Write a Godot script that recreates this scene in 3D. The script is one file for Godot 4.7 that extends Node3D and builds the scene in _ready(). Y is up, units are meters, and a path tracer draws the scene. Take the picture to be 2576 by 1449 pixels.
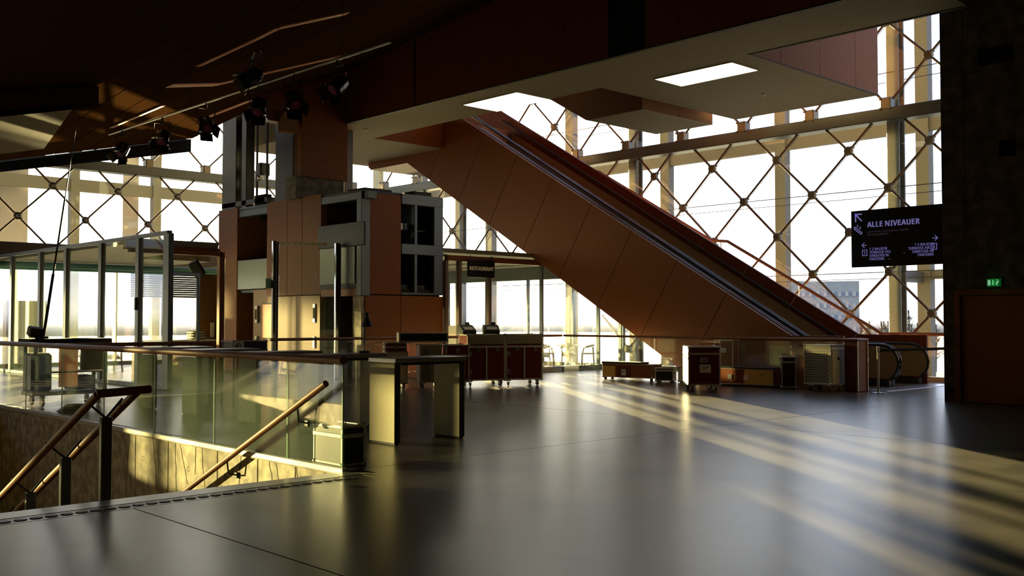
extends Node3D
# Foyer of a concert hall. x runs along the stair nosing, p (= -z) runs towards the far corner of the two glass walls, y is up.

var M = {}
var taken = {}
var shared = {}

func V(x, y, p) -> Vector3:
	return Vector3(x, y, -p)

# ---------------------------------------------------------------- naming
func numbered(called: String) -> String:
	if not taken.has(called):
		taken[called] = 0
		return called
	taken[called] += 1
	return "%s_%03d" % [called, taken[called]]

func ordinal(i: int) -> String:
	return ["first", "second", "third", "fourth", "fifth", "sixth", "seventh", "eighth", "ninth", "tenth", "eleventh", "twelfth", "thirteenth", "fourteenth", "fifteenth", "sixteenth"][i]

func tag(o, label = "", category = "", group = "", kind = ""):
	if label: o.set_meta("label", label)
	if category: o.set_meta("category", category)
	if group: o.set_meta("group", group)
	if kind: o.set_meta("kind", kind)
	return o

func thing(called: String, label: String, category: String, at = Vector3.ZERO, yaw = 0.0, group = ""):
	var o = Node3D.new()
	o.name = numbered(called)
	add_child(o)
	o.position = at
	o.rotation.y = yaw
	return tag(o, label, category, group)

func setting(called: String):
	var o = Node3D.new()
	o.name = called
	add_child(o)
	o.set_meta("kind", "structure")
	return o

func mi(called: String, mesh, material, parent = null, at = Vector3.ZERO, basis = Basis.IDENTITY):
	var o = MeshInstance3D.new()
	o.mesh = mesh
	o.material_override = material
	o.transform = Transform3D(basis, at)
	if parent == null:
		o.name = numbered(called)
		add_child(o)
	else:
		o.name = called
		parent.add_child(o, true)
	return o

func obj(called: String, st: SurfaceTool, material, parent = null, at = Vector3.ZERO, basis = Basis.IDENTITY):
	return mi(called, st.commit(), material, parent, at, basis)

func dup(o, called: String, at: Vector3, yaw = 0.0, label = "", group = ""):
	var c = o.duplicate()
	c.name = numbered(called)
	add_child(c)
	c.position = at
	c.rotation.y = yaw
	if label: c.set_meta("label", label)
	if group: c.set_meta("group", group)
	return c

# ---------------------------------------------------------------- shapes
func S() -> SurfaceTool:
	var st = SurfaceTool.new()
	st.begin(Mesh.PRIMITIVE_TRIANGLES)
	return st

func face(st: SurfaceTool, pts: Array, out: Vector3):
	var n: Vector3 = (pts[1] - pts[0]).cross(pts[2] - pts[0]).normalized()
	var q = pts.duplicate()
	if n.dot(out) > 0: q.reverse()
	n = -(q[1] - q[0]).cross(q[2] - q[0]).normalized()
	for i in range(1, q.size() - 1):
		for v in [q[0], q[i], q[i + 1]]:
			st.set_normal(n)
			st.add_vertex(v)

# box by its centre, with its edges chamfered by c when c > 0
func box(st: SurfaceTool, at: Vector3, size: Vector3, basis = Basis.IDENTITY, c = 0.0):
	var h = size / 2.0
	if c <= 0.0:
		for a in 3:
			for s in [-1.0, 1.0]:
				var n = Vector3.ZERO
				n[a] = s
				var b1 = (a + 1) % 3
				var b2 = (a + 2) % 3
				var pts = []
				for e in [[-1, -1], [1, -1], [1, 1], [-1, 1]]:
					var v = Vector3.ZERO
					v[a] = s * h[a]
					v[b1] = e[0] * h[b1]
					v[b2] = e[1] * h[b2]
					pts.append(at + basis * v)
				face(st, pts, basis * n)
		return
	c = minf(c, minf(h.x, minf(h.y, h.z)) * 0.9)
	for a in 3:
		for s in [-1.0, 1.0]:
			var n = Vector3.ZERO
			n[a] = s
			var b1 = (a + 1) % 3
			var b2 = (a + 2) % 3
			var pts = []
			for e in [[-1, -1], [1, -1], [1, 1], [-1, 1]]:
				var v = Vector3.ZERO
				v[a] = s * h[a]
				v[b1] = e[0] * (h[b1] - c)
				v[b2] = e[1] * (h[b2] - c)
				pts.append(at + basis * v)
			face(st, pts, basis * n)
	for a in 3:
		var b1 = (a + 1) % 3
		var b2 = (a + 2) % 3
		for s1 in [-1.0, 1.0]:
			for s2 in [-1.0, 1.0]:
				var pts = []
				for e in [[-1, 0], [1, 0], [1, 1], [-1, 1]]:
					var v = Vector3.ZERO
					v[a] = e[0] * (h[a] - c)
					v[b1] = s1 * (h[b1] - (c if e[1] == 1 else 0.0))
					v[b2] = s2 * (h[b2] - (0.0 if e[1] == 1 else c))
					pts.append(at + basis * v)
				var n = Vector3.ZERO
				n[b1] = s1
				n[b2] = s2
				face(st, pts, basis * n)
	for sx in [-1.0, 1.0]:
		for sy in [-1.0, 1.0]:
			for sz in [-1.0, 1.0]:
				face(st, [at + basis * Vector3(sx * h.x, sy * (h.y - c), sz * (h.z - c)), at + basis * Vector3(sx * (h.x - c), sy * h.y, sz * (h.z - c)), at + basis * Vector3(sx * (h.x - c), sy * (h.y - c), sz * h.z)], basis * Vector3(sx, sy, sz))

# box between two corners given as x, y, p
func span(st: SurfaceTool, x0, x1, y0, y1, p0, p1, c = 0.0):
	box(st, V((x0 + x1) / 2.0, (y0 + y1) / 2.0, (p0 + p1) / 2.0), Vector3(absf(x1 - x0), absf(y1 - y0), absf(p1 - p0)), Basis.IDENTITY, c)

func slab(called: String, x0, x1, y0, y1, p0, p1, material, parent = null, c = 0.0):
	var st = S()
	span(st, x0, x1, y0, y1, p0, p1, c)
	return obj(called, st, material, parent)

func along(d: Vector3) -> Basis:
	d = d.normalized()
	var side = d.cross(Vector3.UP if absf(d.y) < 0.95 else Vector3.RIGHT).normalized()
	return Basis(side, d, side.cross(d).normalized() * -1.0) if false else Basis(side, d, side.cross(d))

func tube(st: SurfaceTool, pts: Array, r: float, n = 10, oval = 1.0):
	var rings = []
	for i in pts.size():
		var d: Vector3
		if i == 0: d = pts[1] - pts[0]
		elif i == pts.size() - 1: d = pts[i] - pts[i - 1]
		else: d = (pts[i] - pts[i - 1]).normalized() + (pts[i + 1] - pts[i]).normalized()
		d = d.normalized()
		var a = d.cross(Vector3.UP if absf(d.y) < 0.98 else Vector3.RIGHT).normalized()
		var b = a.cross(d).normalized()
		var k = 1.0
		if i > 0 and i < pts.size() - 1:
			k = 1.0 / maxf(0.5, d.dot((pts[i + 1] - pts[i]).normalized()))
		var ring = []
		for j in n:
			var t = TAU * j / n
			ring.append([pts[i] + (a * cos(t) * r + b * sin(t) * r * oval * k), a * cos(t) + b * sin(t)])
		rings.append(ring)
	for i in pts.size() - 1:
		for j in n:
			var q = [rings[i][j], rings[i][(j + 1) % n], rings[i + 1][(j + 1) % n], rings[i + 1][j]]
			var g: Vector3 = (q[1][0] - q[0][0]).cross(q[2][0] - q[0][0])
			if g.dot(q[0][1] + q[1][1]) > 0: q.reverse()
			for k in [0, 1, 2, 0, 2, 3]:
				st.set_normal(q[k][1])
				st.add_vertex(q[k][0])
	for e in [0, pts.size() - 1]:
		var cap = []
		for v in rings[e]: cap.append(v[0])
		face(st, cap, (pts[0] - pts[1]) if e == 0 else (pts[e] - pts[e - 1]))

# profile: [radius, height] pairs turned about y
func lathe(st: SurfaceTool, at: Vector3, profile: Array, n = 16, basis = Basis.IDENTITY):
	for i in profile.size() - 1:
		var r0: float = profile[i][0]
		var y0: float = profile[i][1]
		var r1: float = profile[i + 1][0]
		var y1: float = profile[i + 1][1]
		var nn = Vector2(y1 - y0, r0 - r1).normalized()
		for j in n:
			var t0 = TAU * j / n
			var t1 = TAU * (j + 1) / n
			var q = []
			for e in [[r0, y0, t0], [r0, y0, t1], [r1, y1, t1], [r1, y1, t0]]:
				q.append([at + basis * Vector3(cos(e[2]) * e[0], e[1], sin(e[2]) * e[0]), basis * Vector3(cos(e[2]) * nn.x, nn.y, sin(e[2]) * nn.x)])
			var g: Vector3 = (q[2][0] - q[0][0]).cross(q[3][0] - q[1][0])
			if g.dot(q[0][1] + q[1][1]) > 0: q.reverse()
			for k in [0, 1, 2, 0, 2, 3]:
				st.set_normal(q[k][1])
				st.add_vertex(q[k][0])

# flat outline (list of points in one plane) pushed along a vector
func prism(st: SurfaceTool, outline: Array, push: Vector3):
	var n = Vector3.ZERO
	for i in outline.size():
		n += outline[i].cross(outline[(i + 1) % outline.size()])
	n = n.normalized()
	var a: Vector3 = (outline[1] - outline[0]).normalized()
	var b = n.cross(a)
	var flat = PackedVector2Array()
	for v in outline: flat.append(Vector2(v.dot(a), v.dot(b)))
	var tri = Geometry2D.triangulate_polygon(flat)
	var up = n if n.dot(push) > 0 else -n
	for i in range(0, tri.size(), 3):
		var t = [outline[tri[i]], outline[tri[i + 1]], outline[tri[i + 2]]]
		face(st, t, -up)
		face(st, [t[0] + push, t[1] + push, t[2] + push], up)
	for i in outline.size():
		var u: Vector3 = outline[i]
		var w: Vector3 = outline[(i + 1) % outline.size()]
		face(st, [u, w, w + push, u + push], (w - u).cross(n))

# outline given as [p, y] pairs at x, pushed to x1
func prism_x(st: SurfaceTool, py: Array, x0: float, x1: float):
	var o = []
	for e in py: o.append(V(x0, e[1], e[0]))
	prism(st, o, Vector3(x1 - x0, 0, 0))

# ---------------------------------------------------------------- materials
func noise_tex(freq: float, seed_: int, ramp: Array, type = FastNoiseLite.TYPE_SIMPLEX_SMOOTH, octaves = 4, size = 512, as_normal = false, bump = 4.0):
	var n = FastNoiseLite.new()
	n.noise_type = type
	n.seed = seed_
	n.frequency = freq
	n.fractal_octaves = octaves
	var t = NoiseTexture2D.new()
	t.width = size
	t.height = size
	t.seamless = true
	t.noise = n
	t.as_normal_map = as_normal
	t.bump_strength = bump
	if ramp:
		var g = Gradient.new()
		var off = PackedFloat32Array()
		var col = PackedColorArray()
		for e in ramp:
			off.append(e[0])
			col.append(e[1])
		g.offsets = off
		g.colors = col
		t.color_ramp = g
	return t

func grey(v) -> Color:
	return Color(v, v, v)

func mat(key: String, col: Color, rough = 0.6, metal = 0.0):
	var m = StandardMaterial3D.new()
	m.resource_name = key
	m.albedo_color = col
	m.roughness = rough
	m.metallic = metal
	M[key] = m
	return m

func tri(m, tex, scale: Vector3, world = true):
	m.albedo_texture = tex
	m.uv1_triplanar = true
	m.uv1_world_triplanar = world
	m.uv1_scale = scale
	return m

func glass(key: String, col: Color, alpha: float):
	var m = mat(key, Color(col.r, col.g, col.b, alpha), 0.02, 0.0)
	m.transparency = BaseMaterial3D.TRANSPARENCY_ALPHA
	return m

func make_materials():
	var soft = noise_tex(0.012, 3, [[0.25, grey(0.72)], [0.75, grey(1.0)]], FastNoiseLite.TYPE_SIMPLEX_SMOOTH, 5)
	var fine = noise_tex(0.06, 5, [[0.2, grey(0.92)], [0.8, grey(1.0)]], FastNoiseLite.TYPE_SIMPLEX_SMOOTH, 4)
	var grain = noise_tex(0.02, 7, [[0.2, Color(0.9, 0.87, 0.83)], [0.5, Color(0.96, 0.95, 0.93)], [0.8, grey(1.0)]], FastNoiseLite.TYPE_SIMPLEX_SMOOTH, 4)
	var floor_alb = noise_tex(0.007, 11, [[0.0, grey(0.5)], [0.4, grey(0.82)], [1.0, grey(1.0)]], FastNoiseLite.TYPE_SIMPLEX_SMOOTH, 5, 1024)

	for k in 2:
		var m = tri(mat(["floor", "floor_pale"][k], [Color(0.31, 0.29, 0.26), Color(0.325, 0.305, 0.275)][k], 0.28), floor_alb, Vector3.ONE * (0.11 + 0.02 * k))
		m.metallic_specular = 0.5
	for e in [["wood", Color(0.44, 0.235, 0.07), 0.5], ["wood_pale", Color(0.45, 0.32, 0.2), 0.5], ["wood_red", Color(0.37, 0.185, 0.07), 0.5], ["wood_pink", Color(0.48, 0.325, 0.225), 0.6]]:
		tri(mat(e[0], e[1], e[2]), grain, Vector3(3.1, 0.35, 3.1))
	tri(mat("rail_wood", Color(0.45, 0.27, 0.14), 0.5), grain, Vector3(0.6, 3.0, 0.6))
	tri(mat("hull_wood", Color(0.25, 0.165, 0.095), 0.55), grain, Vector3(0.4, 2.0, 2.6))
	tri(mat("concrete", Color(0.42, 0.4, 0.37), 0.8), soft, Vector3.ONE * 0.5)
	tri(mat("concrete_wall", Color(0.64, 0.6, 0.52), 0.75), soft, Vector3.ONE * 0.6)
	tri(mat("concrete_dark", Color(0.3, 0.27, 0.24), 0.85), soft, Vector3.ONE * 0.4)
	tri(mat("soffit", Color(0.5, 0.465, 0.41), 0.8), fine, Vector3.ONE * 0.3)
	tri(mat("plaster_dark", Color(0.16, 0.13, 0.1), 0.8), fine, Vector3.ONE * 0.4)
	tri(mat("brushed", Color(0.36, 0.345, 0.29), 0.55, 0.85), fine, Vector3(0.6, 8.0, 0.6))
	tri(mat("steel_sheet", Color(0.42, 0.44, 0.42), 0.38, 0.85), fine, Vector3(0.8, 4.0, 0.8))
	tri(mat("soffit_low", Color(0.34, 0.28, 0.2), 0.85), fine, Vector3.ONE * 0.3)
	mat("steel", Color(0.62, 0.62, 0.62), 0.32, 0.9)
	mat("chrome", Color(0.85, 0.85, 0.85), 0.12, 1.0)
	mat("steel_frame", Color(0.3, 0.33, 0.36), 0.4, 0.5)
	mat("steel_dark", Color(0.13, 0.14, 0.15), 0.45, 0.5)
	tri(mat("steel_outer", Color(0.4, 0.385, 0.35), 0.6, 0.1), fine, Vector3.ONE * 0.5)
	tri(mat("beam_brown", Color(0.36, 0.31, 0.26), 0.55, 0.2), fine, Vector3.ONE * 0.5)
	mat("teal_dark", Color(0.16, 0.24, 0.24), 0.5)
	mat("strut", Color(0.34, 0.27, 0.23), 0.45, 0.4)
	mat("hub", Color(0.42, 0.4, 0.36), 0.4, 0.7)
	mat("black", Color(0.035, 0.035, 0.04), 0.7)
	mat("black_gloss", Color(0.03, 0.03, 0.04), 0.18)
	mat("rubber", Color(0.05, 0.05, 0.055), 0.4)
	mat("hand_rubber", Color(0.07, 0.09, 0.13), 0.3)
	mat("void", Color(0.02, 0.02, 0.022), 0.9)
	tri(mat("laminate_red", Color(0.36, 0.1, 0.08), 0.45), fine, Vector3.ONE * 2.0, false)
	tri(mat("laminate_brown", Color(0.5, 0.27, 0.14), 0.5), fine, Vector3.ONE * 2.0, false)
	tri(mat("laminate_yellow", Color(0.8, 0.62, 0.26), 0.5), fine, Vector3.ONE * 2.0, false)
	tri(mat("laminate_white", Color(0.8, 0.78, 0.72), 0.4), fine, Vector3.ONE * 2.0, false)
	tri(mat("laminate_black", Color(0.05, 0.05, 0.055), 0.45), fine, Vector3.ONE * 2.0, false)
	tri(mat("perforated", Color(0.6, 0.57, 0.5), 0.4, 0.7), fine, Vector3.ONE * 2.0, false)
	tri(mat("alu", Color(0.68, 0.67, 0.63), 0.42, 0.4), fine, Vector3.ONE * 3.0, false)
	mat("paper", Color(0.82, 0.82, 0.78), 0.8)
	mat("balustrade", Color(0.5, 0.41, 0.31), 0.38, 0.35)
	mat("alu_plate", Color(0.92, 0.91, 0.86), 0.22, 0.9)
	mat("letter", Color(0.62, 0.6, 0.9), 0.7)
	mat("letter_pale", Color(0.85, 0.84, 0.78), 0.7)
	var lt = mat("letter_glow", Color(0.6, 0.58, 0.9), 0.7)
	lt.emission_enabled = true
	lt.emission = Color(0.6, 0.58, 0.9)
	lt.emission_energy_multiplier = 0.5
	mat("screen_cloth", Color(0.55, 0.53, 0.55), 0.9)
	mat("sign_black", Color(0.03, 0.03, 0.035), 0.35)
	mat("carpet", Color(0.2, 0.22, 0.21), 0.95)
	mat("pale_salmon", Color(0.86, 0.58, 0.46), 0.6)  # light of the ceiling slots is carried by this pale colour
	mat("teal", Color(0.12, 0.36, 0.36), 0.5)
	tri(mat("ceiling_low", Color(0.4, 0.38, 0.33), 0.7), fine, Vector3.ONE * 0.4)
	mat("gel", Color(0.55, 0.25, 0.5), 0.3)
	tri(mat("facade_far", Color(0.5, 0.52, 0.53), 0.9), fine, Vector3.ONE * 0.02)  # distance haze is put into this pale tone
	mat("far_window", Color(0.55, 0.56, 0.56), 0.2)
	tri(mat("ground", Color(0.45, 0.46, 0.48), 0.9), soft, Vector3.ONE * 0.02)
	mat("tree", Color(0.3, 0.3, 0.3), 0.9)
	mat("cushion", Color(0.1, 0.09, 0.08), 0.6)
	mat("chair_wood", Color(0.26, 0.15, 0.08), 0.5)
	mat("bottle_red", Color(0.45, 0.04, 0.04), 0.15)
	mat("bottle_dark", Color(0.03, 0.05, 0.03), 0.12)
	mat("blue_cloth", Color(0.08, 0.13, 0.3), 0.8)
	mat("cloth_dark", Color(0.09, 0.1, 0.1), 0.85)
	mat("mat_plate", Color(0.75, 0.75, 0.78), 0.25, 0.9)
	mat("green_sign", Color(0.0, 0.35, 0.14), 0.4)
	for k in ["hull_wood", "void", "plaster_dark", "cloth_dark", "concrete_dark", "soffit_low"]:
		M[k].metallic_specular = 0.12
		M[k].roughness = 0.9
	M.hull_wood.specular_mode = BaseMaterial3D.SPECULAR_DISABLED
	for k in ["wood", "wood_red", "wood_pink", "wood_pale", "soffit", "laminate_red", "laminate_brown", "sign_black"]: M[k].metallic_specular = 0.3
	glass("glass", Color(0.93, 0.97, 0.95), 0.02)
	glass("glass_green", Color(0.82, 0.93, 0.86), 0.035)
	mat("glass_edge", Color(0.6, 0.76, 0.68), 0.2)
	var l = mat("panel_glow", Color(1, 1, 1), 0.5)
	l.emission_enabled = true
	l.emission = Color(1.0, 0.97, 0.85)
	l.emission_energy_multiplier = 3.2
	var s = mat("exit_glow", Color(0.02, 0.4, 0.15), 0.5)
	s.emission_enabled = true
	s.emission = Color(0.02, 0.42, 0.16)
	s.emission_energy_multiplier = 0.35
	var w = mat("exit_white", Color(0.8, 0.9, 0.85), 0.5)
	w.emission_enabled = true
	w.emission = Color(0.75, 0.9, 0.85)
	w.emission_energy_multiplier = 0.4

func text(called: String, words_: String, height: float, depth: float, material, parent, at: Vector3, yaw: float, align = HORIZONTAL_ALIGNMENT_LEFT, bold = true):
	var f = SystemFont.new()
	f.font_names = PackedStringArray(["Droid Sans"])
	f.font_weight = 700 if bold else 400
	var t = TextMesh.new()
	t.font = f
	t.text = words_
	t.font_size = 48
	t.pixel_size = height / 35.0
	t.depth = depth
	t.curve_step = 2.0
	t.horizontal_alignment = align
	t.vertical_alignment = VERTICAL_ALIGNMENT_BOTTOM
	return mi(called, t, material, parent, at, Basis(Vector3.UP, yaw))

# ---------------------------------------------------------------- the scene
func _ready():
	var cam = Camera3D.new()
	cam.name = "camera"
	cam.fov = 31.72
	cam.position = Vector3(0, 1.55, 0)
	cam.rotation = Vector3(deg_to_rad(1.853), deg_to_rad(-43.4), 0)
	cam.near = 0.05
	cam.far = 2000.0
	add_child(cam)
	cam.current = true
	var env = Environment.new()
	env.background_mode = Environment.BG_SKY
	var sky = Sky.new()
	var sm = ProceduralSkyMaterial.new()
	sm.sky_top_color = Color(0.6, 0.75, 0.97)
	sm.sky_horizon_color = Color(0.95, 0.97, 1.0)
	sm.sky_curve = 0.12
	sm.sky_energy_multiplier = 1.7
	sm.ground_horizon_color = Color(0.6, 0.6, 0.6)
	sm.ground_bottom_color = Color(0.35, 0.35, 0.35)
	sm.sun_angle_max = 90.0
	sm.sun_curve = 0.21
	sky.sky_material = sm
	env.sky = sky
	env.tonemap_mode = Environment.TONE_MAPPER_LINEAR
	env.tonemap_exposure = 0.68
	env.sdfgi_enabled = true
	env.ssao_enabled = true
	env.ssil_enabled = true
	var we = WorldEnvironment.new()
	we.name = "world"
	we.environment = env
	add_child(we)
	# low winter sun beyond the far corner of the two glass walls
	var el = deg_to_rad(4.6)
	var sun = DirectionalLight3D.new()
	sun.name = "sun"
	sun.light_color = Color(1.0, 0.91, 0.62)
	sun.light_energy = 50.0
	sun.light_angular_distance = 0.6
	sun.sky_mode = DirectionalLight3D.SKY_MODE_LIGHT_ONLY
	sun.shadow_enabled = true
	add_child(sun)
	sun.basis = Basis.looking_at(-Vector3(0.565 * cos(el), sin(el), -0.824 * cos(el)), Vector3.UP)
	# the bright haze round the sun, in the sky alone
	var haze = DirectionalLight3D.new()
	haze.name = "sun_haze"
	haze.light_color = Color(1.0, 0.97, 0.88)
	haze.light_energy = 9.0
	haze.sky_mode = DirectionalLight3D.SKY_MODE_SKY_ONLY
	haze.shadow_enabled = true
	add_child(haze)
	haze.basis = sun.basis
	# the same sun thrown back by the glass front of the building across the street
	var back = DirectionalLight3D.new()
	back.name = "sun_reflected_by_glass_front"
	back.light_color = Color(1.0, 0.92, 0.58)
	back.light_energy = 7.0
	back.light_angular_distance = 0.9
	back.sky_mode = DirectionalLight3D.SKY_MODE_LIGHT_ONLY
	back.shadow_enabled = true
	add_child(back)
	back.basis = Basis.looking_at(-Vector3(-0.565 * cos(el), sin(el), -0.824 * cos(el)), Vector3.UP)
	make_materials()
	shell()
	facades()
	deck()
	hull()
	outside()
	tower()
	screens()
	escalators()
	rails()
	counters()
	cases()
	trolley()
	restaurant()
	lights()
	signs()

# ---------------------------------------------------------------- the glass walls
func facade(called: String, at: Callable, out: Vector3, u0: float, u1: float, base: float, rows: Callable):
	var f = setting(called)
	var du = 1.12
	var dy = 1.11
	var y0 = 7.29
	var a = Vector3(at.call(1.0, 0.0)) - Vector3(at.call(0.0, 0.0))
	if not shared.has("strut"):
		var st = S()
		tube(st, [Vector3.ZERO, Vector3(0, 0.25, 0), Vector3(0, 1.33, 0), Vector3(0, 1.577, 0)], 0.032, 8)
		tube(st, [Vector3(0, 0.02, 0.1), Vector3(0, 1.55, 0.1)], 0.009, 5)
		shared.strut = st.commit()
		var hb = S()
		lathe(hb, Vector3.ZERO, [[0.0, -0.09], [0.1, -0.09], [0.125, -0.05], [0.125, 0.03], [0.07, 0.06], [0.05, 0.13], [0.0, 0.13]], 12, Basis(Vector3.RIGHT, PI / 2))
		for k in 4:
			var t = PI / 4 + k * PI / 2
			tube(hb, [Vector3(cos(t) * 0.13, sin(t) * 0.13, -0.06), Vector3(cos(t) * 0.13, sin(t) * 0.13, 0.1)], 0.03, 8)
		shared.hub = hb.commit()
		var hq = S()
		box(hq, Vector3.ZERO, Vector3(0.3, 0.34, 0.3), Basis.IDENTITY, 0.03)
		for k in 4:
			box(hq, Vector3(0.13 if k % 2 else -0.13, 0.13 if k < 2 else -0.13, -0.16), Vector3(0.06, 0.06, 0.05), Basis.IDENTITY, 0.01)
		shared.hub_block = hq.commit()
	var i0 = int(ceil((u0 - base) / du - 0.01))
	var i1 = int(floor((u1 - base) / du + 0.01))
	var full: ArrayMesh = null
	for i in range(i0 - 1, i1 + 2):
		var u = base + i * du
		var k0: int = rows.call(u)
		for k in range(k0, 5):
			var even = (i + k) % 2 == 0
			if even:
				if u < u0 - 0.01 or u > u1 + 0.01: continue
				mi("hub", shared.hub_block if k == 0 else shared.hub, M.hub, f, at.call(u, y0 + k * dy), Basis(a, Vector3.UP, a.cross(Vector3.UP)))
				for s in [1, -1]:
					if k == 4: continue
					var un = base + (i + s) * du
					if un < u0 - 0.01 or un > u1 + 0.01: continue
					var d = (a * s * du + Vector3.UP * dy).normalized()
					var z = out
					mi("strut", shared.strut, M.strut, f, at.call(u, y0 + k * dy), Basis(d.cross(z), d, z))
			else:
				var lo = y0 + k0 * dy
				var c = Vector2(u, y0 + k * dy)
				var dia = PackedVector2Array([c + Vector2(du, 0), c + Vector2(0, dy), c + Vector2(-du, 0), c + Vector2(0, -dy)])
				var frame = PackedVector2Array([Vector2(u0, lo), Vector2(u1, lo), Vector2(u1, 11.73), Vector2(u0, 11.73)])
				var cut = Geometry2D.intersect_polygons(dia, frame)
				if cut.is_empty(): continue
				var whole = cut[0].size() == 4 and u - du > u0 - 0.01 and u + du < u1 + 0.01 and c.y - dy > lo - 0.01 and k < 4
				if whole and full:
					mi("pane", full, M.glass, f, at.call(c.x, c.y))
					continue
				var o = Vector3(at.call(c.x, c.y))
				var pts = []
				for v in cut[0]: pts.append(Vector3(at.call(v.x, v.y)) - o + out * 0.12)
				var st = S()
				face(st, pts, out)
				var mesh = st.commit()
				if whole: full = mesh
				mi("pane", mesh, M.glass, f, o)
	return f

func facades():
	# right glass wall on x = 25.6
	var r = facade("window_1", func(u, y): return V(25.6, y, u), Vector3.RIGHT, 8.6, 35.9, 12.57, func(u): return -6 if u < 21.6 else -3)
	slab("beam", 25.45, 25.95, 6.84, 7.18, 8.6, 36.3, M.steel_frame, r, 0.02)
	slab("beam", 25.45, 25.9, 3.58, 3.94, 21.7, 36.2, M.steel_frame, r, 0.02)
	slab("window_head", 25.46, 25.8, 3.02, 3.58, 21.7, 36.2, M.teal_dark, r, 0.02)
	slab("sill", 25.5, 25.8, -0.1, 0.12, 8.6, 36.2, M.steel_frame, r)
	slab("head", 25.5, 25.8, 11.6, 12.0, 8.6, 36.2, M.steel_frame, r)
	for k in 13:
		var p = 21.7 + k * 1.12
		if k % 2 == 0: slab("mullion", 25.5, 25.62, 0.12, 3.58, p - 0.03, p + 0.03, M.steel_frame, r)
		if k % 2 == 0 and k < 12: slab("pane", 25.55, 25.56, 0.12, 3.58, p + 0.03, p + 2.21, M.glass, r)
	# left glass wall on p = 36
	var l = facade("window_2", func(u, y): return V(u, y, 36.0), Vector3(0, 0, -1), -14.0, 25.5, 15.72, func(_u): return -3)
	slab("beam", -14, 25.9, 6.84, 7.18, 35.85, 36.35, M.steel_frame, l, 0.02)
	slab("beam", -14, 25.5, 3.5, 4.18, 35.85, 36.3, M.beam_brown, l, 0.02)
	slab("sill", -14, 25.5, -0.1, 0.12, 35.9, 36.2, M.steel_frame, l)
	slab("head", -14, 25.5, 11.6, 12.0, 35.9, 36.2, M.steel_frame, l)
	for k in 24:
		var x = -14.0 + k * 1.68
		slab("mullion", x - 0.03, x + 0.03, 0.12, 3.58, 35.88, 36.0, M.steel_frame, l)
		if k < 23: slab("pane", x + 0.03, x + 1.65, 0.12, 3.58, 35.94, 35.95, M.glass, l)
	# inner steel columns, the sunlit half put in as a warmer colour beside grey
	for e in [[26.0, 12.61], [26.0, 21.58], [26.0, 30.5], [26.05, 36.1]]:
		var c = thing("steel_column", ["tall steel column inside the glass wall beside the hanging direction sign", "tall steel column of the glass wall rising above the middle of the escalator", "tall steel column of the glass wall seen between the wooden tower and the escalator", "corner steel column where the two glass walls meet behind the wooden tower"][[12.61, 21.58, 30.5, 36.1].find(e[1])], "column", V(e[0], 0, e[1]))
		var st = S()
		box(st, Vector3(0, 5.9, 0), Vector3(0.3, 12.0, 0.26), Basis.IDENTITY, 0.02)
		obj("shaft", st, M.steel_outer, c)
		var fl = S()
		box(fl, Vector3(-0.17, 5.9, 0.19), Vector3(0.05, 12.0, 0.1), Basis.IDENTITY, 0.01)
		box(fl, Vector3(0.12, 5.9, 0.19), Vector3(0.06, 12.0, 0.12), Basis.IDENTITY, 0.01)
		obj("flange", fl, M.steel_frame, c)
		var pl = S()
		box(pl, Vector3(0, 0.02, 0), Vector3(0.6, 0.04, 0.6), Basis.IDENTITY, 0.01)
		obj("base_plate", pl, M.steel_frame, c)
	# outer steel frame that carries the screens
	var o = setting("trim_3")
	for k in 8:
		slab("outer_post", 27.45, 27.75, -7, 12, 12.5 - 8.96 + k * 4.48 - 0.18, 12.5 - 8.96 + k * 4.48 + 0.18, M.steel_outer, o)
	slab("outer_beam", 27.5, 27.7, 6.82, 7.2, 0, 38, M.steel_outer, o)
	slab("outer_beam", 27.5, 27.7, 2.7, 2.95, 6, 13.5, M.steel_outer, o)
	for k in 13:
		var x = -11.0 + k * 3.1
		if x > 26: continue
		slab("outer_post", x - 0.16, x + 0.16, -7, 12, 37.85, 38.15, M.steel_outer, o)
	slab("outer_beam", -12, 27, 6.3, 6.75, 37.9, 38.1, M.steel_outer, o)
	for e in [[9.6, 12.3], [15.75, 16.35]]:
		slab("screen_panel", e[0], e[1], 4.1, 9.4, 38.3, 38.34, M.screen_cloth, o)
	slab("outrigger", 26.1, 27.5, 2.6, 2.9, 12.5, 12.72, M.steel_frame, o)
	for y in [2.85, 5.1, 8.2]:
		var st = S()
		tube(st, [V(25.85, y, 8.6), V(25.85, y, 36)], 0.013, 6)
		tube(st, [V(26.3, y - 0.15, 8.6), V(26.3, y - 0.15, 36)], 0.01, 6)
		obj("cable", st, M.steel_dark, o)

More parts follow.
